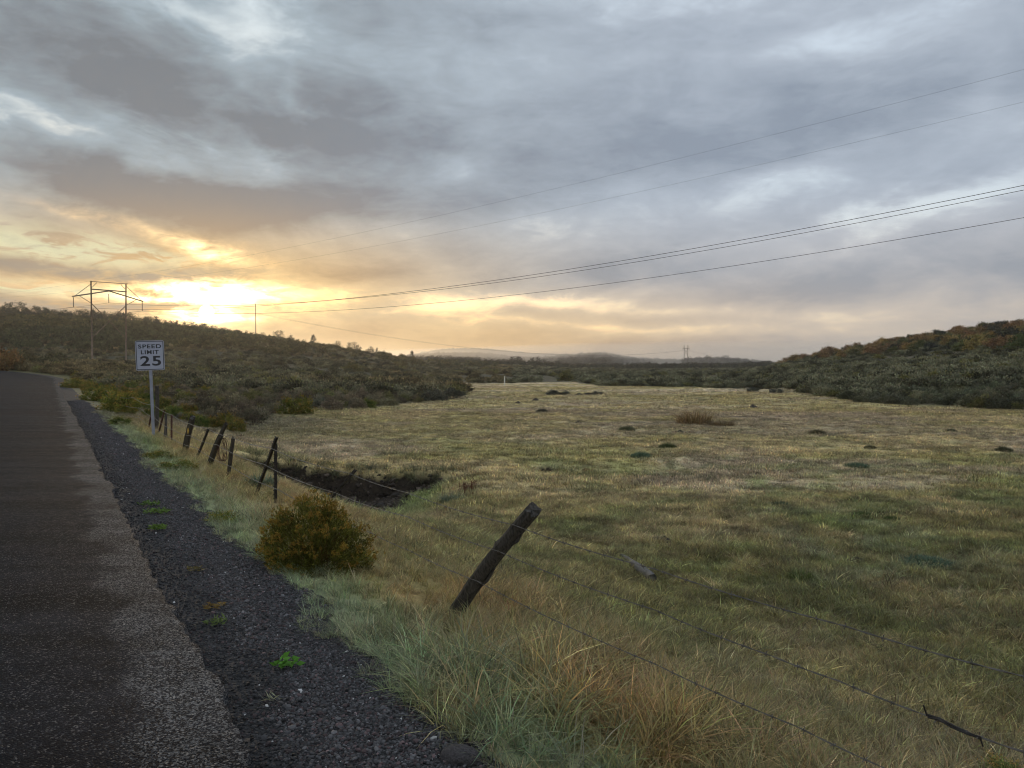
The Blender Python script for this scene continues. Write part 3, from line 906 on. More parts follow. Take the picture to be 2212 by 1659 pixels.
def rabbit_mesh(name, seed, ncl, per, rx=.5, h=.60, L=.036, W=.008, fl=.6, fw=.012, flower=(1.75, 1.35, .62), leafc=(.75, 1.0, .45), cr=.075):
    """lumpy dome of upright leafy sprigs, each sprig capped by small flower heads, on woody stems"""
    rng = np.random.default_rng(seed)
    ct = rng.uniform(0, 2 * PI, ncl); sphi = rng.uniform(.0, 1, ncl) ** .85
    cph = np.arcsin(sphi)
    d = np.stack([np.cos(ct) * np.cos(cph), np.sin(ct) * np.cos(cph), np.sin(cph)], 1)
    sq = np.ones(ncl)
    d[:, :2] *= (np.power(np.maximum(1e-3, 1 - sphi ** 2.8), .5) / np.maximum(1e-3, np.cos(cph)))[:, None] * np.where(sphi < .2, .93, 1.0)[:, None]
    big = 1 + .22 * (fbm(d[:, 0] * 1.6 + 7 + seed, d[:, 1] * 1.6 + d[:, 2] + 3, 1, 2, seed) - .5) * 2
    rr = np.where(rng.uniform(0, 1, ncl) < .7, rng.uniform(.84, 1.02, ncl), rng.uniform(.45, .85, ncl)) * big * sq
    cc = d * np.array((rx, rx, h)) * rr[:, None]; cc[:, 2] = np.maximum(cc[:, 2], .05)
    Ps = []; Fs = []; Cs = []; n0 = 0
    def add(P, F, C):
        nonlocal n0
        Ps.append(P); Fs.append(F + n0); Cs.append(C); n0 += len(P)
    br = np.exp(rng.normal(0, .28, (ncl, 1)))
    nl = ncl * per
    ci = rng.integers(0, ncl, nl)
    up = unit(d + np.array((0, 0, .55)))
    c = cc[ci] + rng.normal(size=(nl, 3)) * cr * np.array((.55, .55, .5)) - up[ci] * rng.uniform(0, 1.6, (nl, 1)) * cr
    c[:, 2] = np.maximum(c[:, 2], .02)
    a = unit(up[ci] + rng.normal(size=(nl, 3)) * .42)
    P, F = leaves(c, a, L * rng.uniform(.6, 1.4, nl), W * rng.uniform(.7, 1.3, nl), rng)
    add(P, F, np.repeat(np.array(leafc) * br[ci] * rng.uniform(.5, 1.35, (nl, 1)), 4, 0))
    has = rng.uniform(0, 1, ncl) < np.clip(.35 + d[:, 2], 0, 1) * (rr / sq > .8)
    nf = int(nl * fl); ci = rng.integers(0, ncl, nf); ci = ci[has[ci]]; nf = len(ci)
    sub = rng.integers(0, 6, nf)
    so = rng.normal(size=(ncl, 6, 3)) * cr * np.array((.55, .55, .32))
    c = cc[ci] + up[ci] * cr * .75 + so[ci, sub] + rng.normal(size=(nf, 3)) * cr * .13
    a = unit(up[ci] + rng.normal(size=(nf, 3)) * .8)
    P, F = leaves(c, a, fw * rng.uniform(.6, 1.4, nf), fw * .6, rng)
    add(P, F, np.repeat(np.array(flower) * (br[ci] ** .5) * rng.uniform(.55, 1.35, (nf, 1)) * (1 + rng.normal(0, .08, (nf, 3))), 4, 0))
    mb = MB(); random.seed(seed)
    for k in range(max(14, ncl // 2)):
        e = cc[rng.integers(0, ncl)]
        m1 = Vector((e[0] * .42 + rng.normal() * .02, e[1] * .42 + rng.normal() * .02, e[2] * .45))
        mb.tube([Vector((rng.normal() * .04, rng.normal() * .04, -.05)), m1, Vector(e)], [.008 * rx / .5, .005 * rx / .5, .0018], 4, False, jit=.3)
    add(np.array(mb.v), np.array(mb.f4), np.tile(np.array((.85, .60, .38)), (len(mb.v), 1)))
    return npmesh(name, np.vstack(Ps), [np.concatenate(Fs)], [M_LEAF], np.clip(np.vstack(Cs), .05, 2.8))
SAGE = [shrub_mesh('sagebrush', 700 + i, .62, .68, 34, 1700, .10, .045, leafc=(1, 1, 1), lumps=.35) for i in range(5)]
SAGE_BARE = [shrub_mesh('bare_sagebrush', 750 + i, .62, .62, 20, 700, .085, .024, leafc=(1, .95, .9), lumps=.5, spread=.11) for i in range(3)]
RABBIT = [rabbit_mesh('rabbitbrush', 800 + i, 60, 55, L=.07, W=.022, fw=.028, cr=.10) for i in range(4)]
OAK = [shrub_mesh('scrub_oak', 850 + i, 1.5, 2.0, 46, 1800, .20, .15, spread=.17, lumps=.4, hollow=.6) for i in range(4)]
T_SAGE = (.135, .135, .098); T_RAB = (.185, .150, .062); T_GREEN = (.120, .125, .045)
def plant(name, me, loc, w, tnt, label, cat, group=None, base=1.24, hs=1.0, rz=None):
    o = bpy.data.objects.new(name, me)
    o.location = loc
    k = w / base
    o.scale = (k, k, k * hs)
    o.rotation_euler = (0, 0, random.uniform(0, 6.28) if rz is None else rz)
    o['tint'] = tuple(float(c) for c in tnt)
    link(o); tag(o, label, cat, group)
    return o
LM_L = [(60, 'left of the verge where the road bends'), (110, 'just left of the big power pole'), (160, 'behind the speed limit sign'), (200, 'behind the tall post and the rusty posts'), (240, 'behind the tangled wire'),
        (280, 'left of the rounded green bush'), (320, 'behind the rounded green bush'), (370, 'right of the rounded green bush'), (410, 'left of the shrub tongue'), (999, 'in the shrub tongue reaching into the meadow')]
LM_R = [(620, 'right of the far end of the meadow'), (690, 'left of the distant power pole'), (740, 'right of the distant power pole'), (790, 'under the low left end of the right-hand hill'), (850, 'under the first rise of the right-hand hill'),
        (910, 'under the middle of the right-hand hill'), (970, 'under the high part of the right-hand hill'), (2000, 'below the hill by the right edge')]
LM_S = [(30, 'at the far left of the ridge'), (88, 'on the ridge left of the big power pole'), (128, 'seen between the poles of the power frame'), (165, 'on the ridge between the frame and the sun'), (215, 'on the ridge under the sun'), (999, 'on the ridge just before the slim pole')]
LM_T = [(500, 'where the left ridge meets the far tree line'), (560, 'in the far tree line near the dark pair'), (610, 'in the far tree line above the lone round bush'), (680, 'in the far tree line left of the distant power pole'), (999, 'in the far tree line right of the distant power pole')]
LM_O = [(800, 'at the low left tip of the right-hand hill'), (850, 'on the first rise of the right-hand hill'), (905, 'on the middle of the right-hand hill'), (960, 'on the high part of the right-hand hill'), (1200, 'on the hilltop by the right edge')]
def landmark(L, u):
    for a, w_ in L:
        if u < a: return w_
    return L[-1][1]
def px_plant(name, me, u, v, wpx, tnt, label, cat, group=None, base=1.24, hs=1.0, sink=.03):
    p = on_ground(u, v)
    p.z -= sink
    return plant(name, me, p, wpx * p.y / 768, tnt, label, cat, group, base, hs)
def vary(c, k=.15):
    f = random.uniform(1 - k, 1 + k)
    return [x * f * random.uniform(.94, 1.06) for x in c]

# ---- the big rabbitbrush by the fence and its smaller neighbours
HERO = rabbit_mesh('rabbitbrush', 4242, 230, 85, fl=1.2, fw=.0140, h=.575, flower=(1.95, 1.42, .62), leafc=(.85, .95, .42), cr=.052)
p = on_ground(317, 566)
plant('rabbitbrush', HERO, (p.x, p.y, p.z - .04), 1.04, (.140, .120, .050), 'big round rust and green rabbitbrush beside the gravel in front of the wire fence', 'bush', base=1.0, rz=.4)
small_rabbit = [
 (176, 470, 40, .45, 'low brown rabbitbrush at the gravel edge, nearest the split wooden posts'),
 (160, 459, 30, .5, 'small ochre rabbitbrush clump just behind the low brown one at the gravel edge'),
 (222, 522, 34, .55, 'low rust-tipped rabbitbrush at the gravel edge left of the big round bush'),
 (120, 412, 40, .8, 'broad dark rabbitbrush left of the speed limit sign'),
 (120, 425, 22, .7, 'small dark green rabbitbrush on the verge left of the sign post'),
 (96, 401, 30, .8, 'ochre rabbitbrush on the verge where the fence wire disappears'),
 (1012, 790, 66, .8, 'pale tan rabbitbrush cut off by the bottom right corner'),
 (133, 402, 22, .8, 'olive rabbitbrush touching the left side of the sign post'),
 (150, 404, 24, .8, 'dull green bush right behind the sign post'),
 (72, 388, 20, .8, 'ochre rabbitbrush at the edge of the verge halfway to the bend'),
]
for i, (u, v, w, hs, lab) in enumerate(small_rabbit):
    tt = T_RAB if i not in (4, 8) else T_GREEN
    if i == 6: tt = (.30, .24, .17)
    px_plant('rabbitbrush', RABBIT[i % 4], u, v, w, vary(tt), lab, 'bush', base=1.0, hs=hs)
# thicket of rabbitbrush between the road and the slope
k = 0
pts = []
while k < 95:
    s = math.exp(random.uniform(math.log(31), math.log(125))); t = random.uniform(2.2, 3.2 + .13 * s)
    cc = -max(s - 95, 0) ** 2 / 130.0
    x = DX * s + DY * (t + cc); y = DY * s - DX * (t + cc)
    u = 512 + 768 * x / y; v = 368 + 768 * 1.7 / y
    if s < 40 and t < 3.4 and 138 < u < 176: continue
    if any((x - a) ** 2 + (y - b) ** 2 < .5 + .010 * y for a, b in pts): continue
    pts.append((x, y))
    plant('rabbitbrush', RABBIT[k % 4], (x, y, G(x, y) - .03), random.uniform(.6, .95) * (1 + .5 * min(1, max(0, (s - 35) / 30))), vary((.175, .130, .055) if k % 3 else (.125, .13, .06), .2), ('leafy green' if k % 3 == 0 else 'ochre-brown') + ' rabbitbrush in the thicket ' + ('nearest the sign' if s < 42 else 'midway to the bend' if s < 70 else 'next to the bend') + (', against the verge' if t < 4.5 else ', well back from the verge'), 'bush', 'rabbitbrush in the thicket beside the road', base=1.0, hs=random.uniform(.8, 1.15))
    k += 1
# single bushes that one can point to
singles = [
 (296, 414, 36, RABBIT, T_GREEN, .85, 'rounded bright green bush alone in the grass at the shrub edge', 1.0, (1.15, .88, .8)),
 (365, 408, 20, RABBIT, (.11, .115, .045), .8, 'small green bush at the shrub edge right of the rounded one', 1.0, None),
 (316, 408, 24, SAGE, T_SAGE, .8, 'grey bush right behind the rounded green bush', 1.24, None),
 (231, 430, 19, SAGE_BARE, (.085, .07, .055), 1.0, 'bare twiggy grey bush standing above the tangled wire', 1.24, None),
 (253, 426, 22, SAGE_BARE, (.075, .06, .045), .95, 'dark bare bush with sprawling branches right of the twiggy grey one', 1.24, None),
 (208, 434, 19, SAGE_BARE, (.085, .07, .055), .8, 'small bare sagebrush between the leaning steel post and the marked post', 1.24, None),
 (199, 420, 15, SAGE_BARE, (.085, .07, .055), 1.0, 'thin grey sagebrush seen above the post with the yellow marker', 1.24, None),
 (183, 421, 16, SAGE, (.12, .11, .085), .8, 'low grey sagebrush seen above the short rusty post', 1.24, None),
 (239, 437, 7, SAGE_BARE, (.15, .12, .09), 1.2, 'tiny dead sprig at the foot of the dark bare bush', 1.24, None),
 (452, 399, 24, SAGE, (.085, .085, .065), .8, 'dark sagebrush at the tip of the shrub tongue reaching into the meadow', 1.24, None),
 (432, 401, 26, SAGE, (.09, .09, .07), .8, 'dark sagebrush second from the tip of the shrub tongue', 1.24, None),
 (553, 395, 16, SAGE, (.08, .085, .075), .55, 'leftmost dark clump in the short row of low bushes in the far meadow', 1.24, None),
 (565, 395, 12, SAGE, (.08, .085, .075), .55, 'second clump from the left in the row of low bushes in the far meadow', 1.24, None),
 (579, 395, 7, SAGE, (.09, .09, .075), .6, 'small middle clump in the row of low bushes in the far meadow', 1.24, None),
 (588, 395, 8, SAGE, (.09, .08, .075), .6, 'fourth clump in the row of low bushes in the far meadow', 1.24, None),
 (597, 395, 11, SAGE, (.085, .085, .075), .6, 'rightmost clump in the row of low bushes in the far meadow', 1.24, None),
 (565, 381, 16, OAK, (.13, .12, .045), 1.0, 'round olive-brown tree-like bush alone where the far meadow ends', 3.0, None),
 (888, 403.5, 12, SAGE, (.08, .085, .07), .6, 'outlying dark bush in the grass below the right-hand hill', 1.24, None),
 (950, 403.5, 13, SAGE, (.08, .085, .07), .6, 'low bush just clear of the hill foot, near the right edge', 1.24, None),
 (753, 392, 13, SAGE, (.085, .09, .075), .7, 'dark bush by itself in the pale grass under the end of the right-hand hill', 1.24, None),
 (776, 393, 14, SAGE, (.085, .09, .075), .6, 'straggly grey-green bush just left of the hill foot', 1.24, None),
 (3, 371, 34, OAK, (.20, .115, .045), 1.0, 'orange-brown bush on the far side of the road at the left edge', 3.0, None),
 (22, 366, 26, OAK, (.11, .095, .045), .8, 'dull olive bush at the outside of the bend', 3.0, None),
 (52, 367.5, 30, OAK, (.105, .095, .05), .7, 'wide dark bush closing off the top of the road', 3.0, None),
 (36, 366, 18, OAK, (.125, .105, .05), .8, 'smaller brown bush between the two dark ones at the bend', 3.0, None),
 (352, 372, 18, OAK, (.15, .13, .05), .7, 'yellow-green bush alone halfway up the left slope', 3.0, None),
 (400, 369, 16, OAK, (.17, .13, .05), .6, 'yellowish bush low on the left slope above the shrub tongue', 3.0, None),
 (470, 488, 20, SAGE_BARE, (.20, .13, .09), .8, 'reddish-brown dried weeds at the right end of the hollow', 1.24, None),
 (547, 472, 13, SAGE, (.060, .045, .035), .7, 'dark brown weed clump in the grass right of the hollow', 1.24, None),
 (588, 472, 16, SAGE_BARE, (.22, .14, .08), .6, 'rusty dried weed clump right of the dark brown one', 1.24, None),
 (703, 728, 34, SAGE_BARE, (.10, .065, .055), 1.1, 'dead dark brown plant under the lowest wire near the bottom edge', 1.24, None),
]
for i, (u, v, w, ms, tt, hs, lab, bs_, mul_) in enumerate(singles):
    if mul_: tt = tuple(a * b for a, b in zip(tt, mul_))
    nm = {id(SAGE): 'sagebrush', id(SAGE_BARE): 'dry_bush', id(RABBIT): 'green_bush', id(OAK): 'scrub_oak'}[id(ms)]
    px_plant(nm, ms[i % len(ms)], u, v, w, tt, lab, 'bush', None, base=bs_, hs=hs)

# ---- sagebrush: nearest ones as things, the rest as one mass
def shrub_points(n, y0, y1, power, dens):
    x, y = fan(n, y0, y1, -.76, .76, power)
    u = 512 + 768 * x / y
    c = shrub_cover(x, y)
    e = y_edge(u)
    k = RNG.uniform(0, 1, n) < c * dens * np.clip(np.where(x > 0, .8, .4) + (y / e - 1) * 3.0, 0, 1) * (.35 + .9 * smooth(fbm(x, y, .05, 3, 111), .35, .6))
    return x[k], y[k]
xs, ys = shrub_points(30000, 28, 520, 1.0, 1.0)
xn, yn = shrub_points(11000, 26, 120, 1.0, 1.0)
xs = np.concatenate([xs, xn]); ys = np.concatenate([ys, yn])
uu = 512 + 768 * xs / ys
vis = (np.abs(uu - 512) < 530)
order = np.argsort(np.where(vis, ys, 1e9))
near = []
taken = np.zeros((0, 2))
for i in order:
    if len(near) >= 290: break
    if len(taken) and (np.hypot(taken[:, 0] - xs[i], taken[:, 1] - ys[i]) < .85).any(): continue
    near.append(i); taken = np.vstack([taken, [xs[i], ys[i]]])
last = ys[near[-1]]
for i in near:
    left = xs[i] < 0
    bare = left and ys[i] < 46 and random.random() < .35
    me = random.choice(SAGE_BARE if bare else SAGE)
    tt = vary((.150, .125, .080) if left else (.135, .135, .085), .45)
    if random.random() < .12: tt = vary((.15, .14, .055))
    lab = ('grey-brown sagebrush in the front rows of the slope left of the meadow', 'sagebrush at the foot of the left slope') if left else ('grey-green sagebrush in the front rows under the right-hand hill', 'sagebrush at the foot of the right-hand hill')
    wd_ = random.uniform(.9, 1.7) if not left else random.uniform(.8, 1.4)
    edge = ys[i] / float(y_edge(uu[i])) < 1.12
    lb_ = ('bare twiggy ' if bare else ('broad ' if wd_ > 1.25 else 'small ')) + ('grey-brown' if left else 'grey-green') + ' sagebrush ' + ('at the grass edge ' if edge else 'farther in, ') + landmark(LM_L if left else LM_R, uu[i])
    if len(lb_.split()) > 16: lb_ = lb_.replace('at the grass edge ', 'in front ')
    plant('sagebrush', me, (xs[i], ys[i], G(xs[i], ys[i]) - .04), wd_, tt, lb_, 'bush', lab[1], hs=random.uniform(.7, 1.05))
sel = np.ones(len(xs), bool); sel[near] = False
sel &= (ys > last * .98) | (np.abs(uu - 512) > 530)
sel &= RNG.uniform(0, 1, len(xs)) < np.where(ys < 120, 1.0, .85)
xs, ys, uu = xs[sel], ys[sel], uu[sel]
# hide-away: nothing beyond the ridge tops
def ridge_y(u):
    U = [-300, 0, 60, 125, 185, 232, 278, 324, 370, 417, 463, 486, 526, 575, 640, 690, 760, 785, 850, 926, 1024, 1300]
    Yr = [330, 330, 330, 330, 340, 350, 360, 380, 400, 430, 470, 480, 500, 540, 580, 600, 600, 265, 240, 210, 190, 160]
    return np.interp(u, U, Yr)
k = ys < ridge_y(uu) * 1.06
xs, ys, uu = xs[k], ys[k], uu[k]; n = len(xs)
print('sage stuff', n)
C_SAGE = variants('sage', lambda i: shrub_mesh('sagebrush', 900 + i, .62, .62, 26, 760, .125, .068, lumps=.4), 5)
g1 = smooth(fbm(xs, ys, .03, 3, 121), .35, .65)[:, None]
tn = np.array((.120, .112, .066)) * (1 - g1) + np.array((.150, .118, .060)) * g1
rt_ = (xs > 0)[:, None]
tn = np.where(rt_, np.array((.118, .116, .070)) * (1 + .2 * g1), tn) * RNG.uniform(.3, 1.7, (n, 1))
yl = RNG.uniform(0, 1, n) < .07; tn[yl] = np.array((.15, .14, .05))
size = RNG.uniform(.9, 2.0, n) * (1 + .25 * smooth(ys, 100, 300))
o = scatter('sagebrush_cover', np.stack([xs, ys, ground(xs, ys) - .05], 1), rotz(n, .05), np.stack([size, size, size * RNG.uniform(.6, 1.0, n)], 1), RNG.integers(0, 5, n), tn, C_SAGE)
tag(o, 'distant sagebrush covering the slopes on both sides of the meadow', 'sagebrush', kind='stuff')

# ---- oak scrub: a mass on the upper left slope, single shrubs on the right-hand hill
C_OAK = variants('oak', lambda i: shrub_mesh('scrub_oak', 950 + i, 1.5, 1.9, 34, 700, .34, .24, spread=.17, lumps=.4), 4)
x, y = fan(9000, 170, 520, -.76, -.02, 1.0)
u = 512 + 768 * x / y
f = y / ridge_y(u)
k = (f < 1.03) & (f > .62 + .1 * fbm(x, y, .01, 2, 5)) & (RNG.uniform(0, 1, len(x)) < .85 * smooth(f, .6, .85) * (1 - .8 * smooth(u, 230, 330)))
x, y = x[k], y[k]; n = len(x)
gg = smooth(fbm(x, y, .015, 3, 131), .4, .6)[:, None]
tn = (np.array((.075, .078, .038)) * (1 - gg) + np.array((.11, .095, .040)) * gg) * RNG.uniform(.75, 1.25, (n, 1))
sz = RNG.uniform(.7, 1.5, n)
o = scatter('oak_scrub', np.stack([x, y, ground(x, y) - .1], 1), rotz(n, .05), sc3(sz), RNG.integers(0, 4, n), tn, C_OAK)
tag(o, 'dark oak scrub covering the upper part of the left slope', 'scrub', kind='stuff')
x, y = fan(5000, 470, 720, -.09, .36, 1.0)
u = 512 + 768 * x / y; f = y / ridge_y(u)
k = (f > .80) & (f < 1.12) & (RNG.uniform(0, 1, len(x)) < .8)
x, y = x[k], y[k]; n = len(x)
o = scatter('oak_scrub', np.stack([x, y, ground(x, y) - .1], 1), rotz(n, .05), sc3(RNG.uniform(1.0, 1.9, n)), RNG.integers(0, 4, n), np.array((.065, .062, .04)) * RNG.uniform(.7, 1.3, (n, 1)), C_OAK)
tag(o, 'dark scrub along the low rise behind the far end of the meadow', 'scrub', kind='stuff')
k = 0; tries = 0; pts = []
while k < 230 and tries < 20000:
    tries += 1
    u = random.uniform(765, 1050); yr = float(ridge_y(u)); y = random.uniform(.5, 1.03) * yr; x = (u - 512) / 768 * y
    lowb = np.interp(u, [765, 800, 860, 926, 1024], [.93, .86, .76, .68, .60]) * yr
    if y < lowb: continue
    if any((x - a) ** 2 + (y - b) ** 2 < 4.5 for a, b in pts): continue
    pts.append((x, y)); k += 1
    q = fbm(x, y, .05, 3, 141); r_ = random.random()
    if r_ < .45: tt, wd = (.22, .135, .065), 'rust-orange'
    elif r_ < .62: tt, wd = (.27, .19, .07), 'golden-brown'
    elif r_ < .85: tt, wd = (.125, .125, .055), 'olive-green'
    else: tt, wd = (.06, .062, .045), 'dark'
    if y < .75 * yr and r_ < .45 and random.random() < .5: tt, wd = (.105, .115, .045), 'olive-green'
    plant('scrub_oak', OAK[k % 4], (x, y, G(x, y) - .15), random.uniform(2.6, 4.4), vary(tt, .15), wd + ' scrub oak ' + ('on the skyline ' if y > .9 * yr else 'below the skyline ') + landmark(LM_O, u), 'scrub oak', wd + ' scrub oaks on the right-hand hill', base=3.0, hs=random.uniform(.7, 1.0))

# ---- trees on the skyline
def crown_mesh(seed, rx, h, base_z, pointy, nl=900, L=.30):
    rng = np.random.default_rng(seed)
    ncl = 30
    th = rng.uniform(0, 2 * PI, ncl); f = rng.uniform(0, 1, ncl)
    prof = (1 - f ** 1.4) * .9 + .12 if pointy else np.sqrt(np.maximum(0, 1 - (2 * f - .85) ** 2 / 1.35))
    r_ = rx * prof * rng.uniform(.45, 1.0, ncl)
    cc = np.stack([np.cos(th) * r_, np.sin(th) * r_, base_z + f * (h - base_z)], 1)
    ci = rng.integers(0, ncl, nl)
    c = cc[ci] + rng.normal(size=(nl, 3)) * rx * .17
    a = unit(rng.normal(size=(nl, 3)) + np.array((0, 0, .5)))
    P, F = leaves(c, a, L * rng.uniform(.6, 1.3, nl), L * .55, rng)
    C = np.repeat(rng.uniform(.6, 1.4, (nl, 1)) * np.ones(3), 4, 0)
    me = npmesh('crown', P, [F], [M_LEAF], C)
    return me, cc
def make_tree(seed, rx, h, bz, pointy):
    me, cc = crown_mesh(seed, rx, h, bz, pointy)
    mb = MB(); random.seed(seed)
    top = h * .8
    mb.tube([(0, 0, -.3), (.06, .03, bz), (-.04, .05, h * .5), (0, 0, top)], [.20, .16, .10, .03], 6, True, jit=.3)
    for i in range(6):
        c = cc[i * 4]; zt = min(c[2] * .6, top * .8)
        mb.tube([(0, 0, zt), (c[0] * .5, c[1] * .5, zt + .3 * (c[2] - zt)), tuple(c)], [.07, .05, .02], 4, False)
    tm = npmesh('trunk', mb.v, [mb.f4, mb.f3], [M_BARK])
    return me, tm
TREES = [make_tree(1100, 1.9, 4.0, .7, False), make_tree(1101, 1.5, 4.4, .6, True), make_tree(1102, 2.3, 4.2, .6, False), make_tree(1103, 1.7, 3.6, .5, False), make_tree(1104, 1.2, 4.2, .5, True)]
def tree(u, y, hpx, ti, label, cat='tree', group=None, tnt=(.062, .062, .040), name='juniper_tree', wide=1.0):
    x = (u - 512) / 768 * y
    k = hpx * y / 768 / 4.1
    root = empty(name, (x, y, G(x, y) - .1), random.uniform(0, 6.28)); root.scale = (k * wide, k * wide, k)
    tag(root, label, cat, group)
    c = link(bpy.data.objects.new('crown', TREES[ti][0]), root); c['tint'] = tuple(float(q) for q in vary(tnt))
    link(bpy.data.objects.new('trunk', TREES[ti][1]), root)
    return root
lonely = [(237, 5.5, 2, 'small round juniper just left of the slim pole on the ridge'), (263, 6, 0, 'juniper just right of the slim pole on the ridge'), (270, 5, 3, 'low juniper third to the right of the slim pole'),
 (279, 8.5, 2, 'large open-crowned juniper on the ridge right of the slim pole'), (291, 6.5, 0, 'round juniper on the ridge right of the large open-crowned one'), (313.5, 8, 1, 'pointed juniper alone on the bare middle part of the ridge'),
 (338, 7, 0, 'juniper alone on the ridge, right of the pointed one'), (352, 7.5, 2, 'left juniper of a close pair on the right part of the ridge'), (358, 6.5, 3, 'right juniper of the close pair on the ridge'),
 (371, 6.5, 3, 'left juniper of the last trio down the ridge'), (377, 5.5, 4, 'middle juniper of the last trio down the ridge'), (384, 4.5, 4, 'right juniper of the last trio down the ridge'),
 (412, 6.5, 1, 'last pointed juniper low on the descending ridge')]
for u, h_, ti, lab in lonely:
    tree(u, float(ridge_y(u)) * .99, h_ * 1.35, ti, lab)
u = -14.0; k = 0
big = {3: 8, 16: 12, 20: 9, 47: 7.5, 55: 7, 98: 8, 118: 9, 148: 8}
while u < 232:
    hh = random.uniform(7.5, 12) if u < 160 else random.uniform(6.5, 10)
    tree(u, float(ridge_y(u)) * random.uniform(.96, 1.01), hh, random.randrange(5), ('tall' if hh > 8.2 else 'low') + ' dark juniper in the close row ' + landmark(LM_S, u), group='junipers along the left ridge', wide=random.uniform(1.0, 1.5), tnt=(.068, .064, .042))
    u += random.uniform(2.0, 4.8); k += 1
for u_, h_ in big.items():
    tree(u_, float(ridge_y(u_)) * .985, h_ * 1.3, 2 if h_ > 8 else 0, 'wide-crowned juniper above the close row ' + landmark(LM_S, u_), group='wide-crowned junipers above the row', wide=1.35)
u = 428.0
while u < 772:
    hh = random.uniform(4, 7)
    tree(u, float(ridge_y(u)) * random.uniform(.97, 1.05), hh, random.randrange(4), ('taller' if hh > 5.6 else 'low') + ' dark tree ' + landmark(LM_T, u), group='trees in the far tree line', wide=random.uniform(1.1, 1.7), tnt=(.060, .058, .042))
    u += random.uniform(2.6, 5.0)
for u_, h_, lab in ((515, 7.5, 'tallest blunt tree left in the far tree line'), (519, 6.8, 'blunt tree right beside the tallest one in the far tree line'), (535, 7.5, 'left tree of the dark pair in the far tree line'), (542, 6.5, 'right tree of the dark pair in the far tree line'), (558, 6, 'round tree on its own in the far tree line')):
    tree(u_, float(ridge_y(u_)) * .985, h_ * 1.3, 2, lab, wide=1.2, tnt=(.05, .05, .036))
# far wooded ridges: cover of tree-size bushes
x, y = fan(16000, 850, 2350, -.16, .36, 1.0)
k = ground(x, y) > 6
x, y = x[k], y[k]; n = len(x)
o = scatter('far_woods', np.stack([x, y, ground(x, y) - .5], 1), rotz(n, .05), sc3(RNG.uniform(2.0, 4.0, n)), RNG.integers(0, 4, n), np.tile((.06, .058, .045), (n, 1)), C_OAK)
tag(o, 'wooded far hills in the mist', 'woods', kind='stuff')

# ------------------------------------------------------------------ meadow details
def tussock_mesh(seed, n, c, h=.16, rad=.5):
    rng = np.random.default_rng(seed)
    Vv, F4, F3, cc = blades(n, rng, rad, h * .6, h * 1.3, .008, .016, 1.1, 2)
    r_ = np.hypot(Vv[:, 0], Vv[:, 1])
    Vv[:, 2] += .10 * np.maximum(0, 1 - (r_ / rad) ** 2)
    return npmesh('grass_tussock', Vv, [F4, F3], [M_GRASS], cc)
TUS = [tussock_mesh(1300 + i, 900, None) for i in range(3)]
TALLT = tussock_mesh(1310, 420, None, .42, .34)
tus = [
 (627, 431, 19, TUS, (.085, .09, .04), 'dark green grass hummock left of centre in the middle meadow'), (668, 448.5, 20, TUS, (.07, .09, .032), 'green hummock in the middle meadow, nearer and right of the dark one'),
 (641, 457.5, 24, TUS, (.10, .15, .09), 'flat blue-green grass patch below the green hummock'), (817, 434.5, 19, TUS, (.095, .085, .04), 'olive-brown hummock in the right middle meadow'),
 (870, 448.5, 13, TUS, (.08, .07, .03), 'small brown hummock nearer than the olive-brown one'), (951, 432, 12, TUS, (.085, .085, .045), 'small dark hummock under the right-hand hill'),
 (1004, 451.5, 18, TUS, (.085, .085, .045), 'dark hummock close to the right edge'), (542, 412.5, 14, TUS, (.08, .072, .05), 'dark clump in the meadow nearer than the two dirt mounds'),
 (857, 467, 26, TUS, (.10, .15, .09), 'blue-green patch of coarse grass right of the middle'), (926, 564, 60, TUS, (.085, .14, .085), 'big blue-green patch of coarse grass in the right foreground'),
 (862, 516, 24, TUS, (.095, .13, .035), 'bright green tuft in the right part of the meadow'), (892, 520, 18, TUS, (.085, .12, .035), 'green tuft right of the bright one'),
 (950, 515, 22, TUS, (.07, .09, .06), 'dark grey-green tuft near the right edge'), (780, 506, 26, TUS, (.08, .11, .06), 'dark green tuft in the centre right of the meadow'),
]
for i, (u, v, w, ms, tt, lab) in enumerate(tus):
    px_plant('grass_tussock', ms[i % 3], u, v, w, tt, lab, 'grass tuft', None, base=1.15, hs=(1.7 if v < 460 else 1.3) * ((w / 19.0) ** -.6 if w > 19 else 1.0), sink=0)
px_plant('grass_tuft', TALLT, 801, 582, 26, (.12, .15, .04), 'upright yellow-green grass tuft standing above the short grass', 'grass tuft', None, base=.8, sink=0)
px_plant('grass_tuft', TALLT, 450, 503, 22, (.17, .20, .13), 'pale green grass tuft at the near lip of the hollow', 'grass tuft', None, base=.8, sink=0)
px_plant('grass_tuft', TALLT, 262, 487, 30, (.15, .20, .13), 'pale grass tuft in the hollow behind the crossed steel posts', 'grass tuft', None, base=.8, sink=0)
px_plant('dry_grass_tuft', TALLT, 694, 424, 38, (.28, .19, .09), 'tall tan dry grass stand in the middle meadow', 'grass tuft', None, base=.8, hs=.8, sink=0)
px_plant('dry_grass_tuft', TALLT, 722, 426, 26, (.24, .17, .09), 'lower tan grass right of the tall tan stand', 'grass tuft', None, base=.8, hs=.6, sink=0)
M_DIRT = simple('dirt', (.040, .028, .020), .95, var=.4, scale=12, bump=.03)
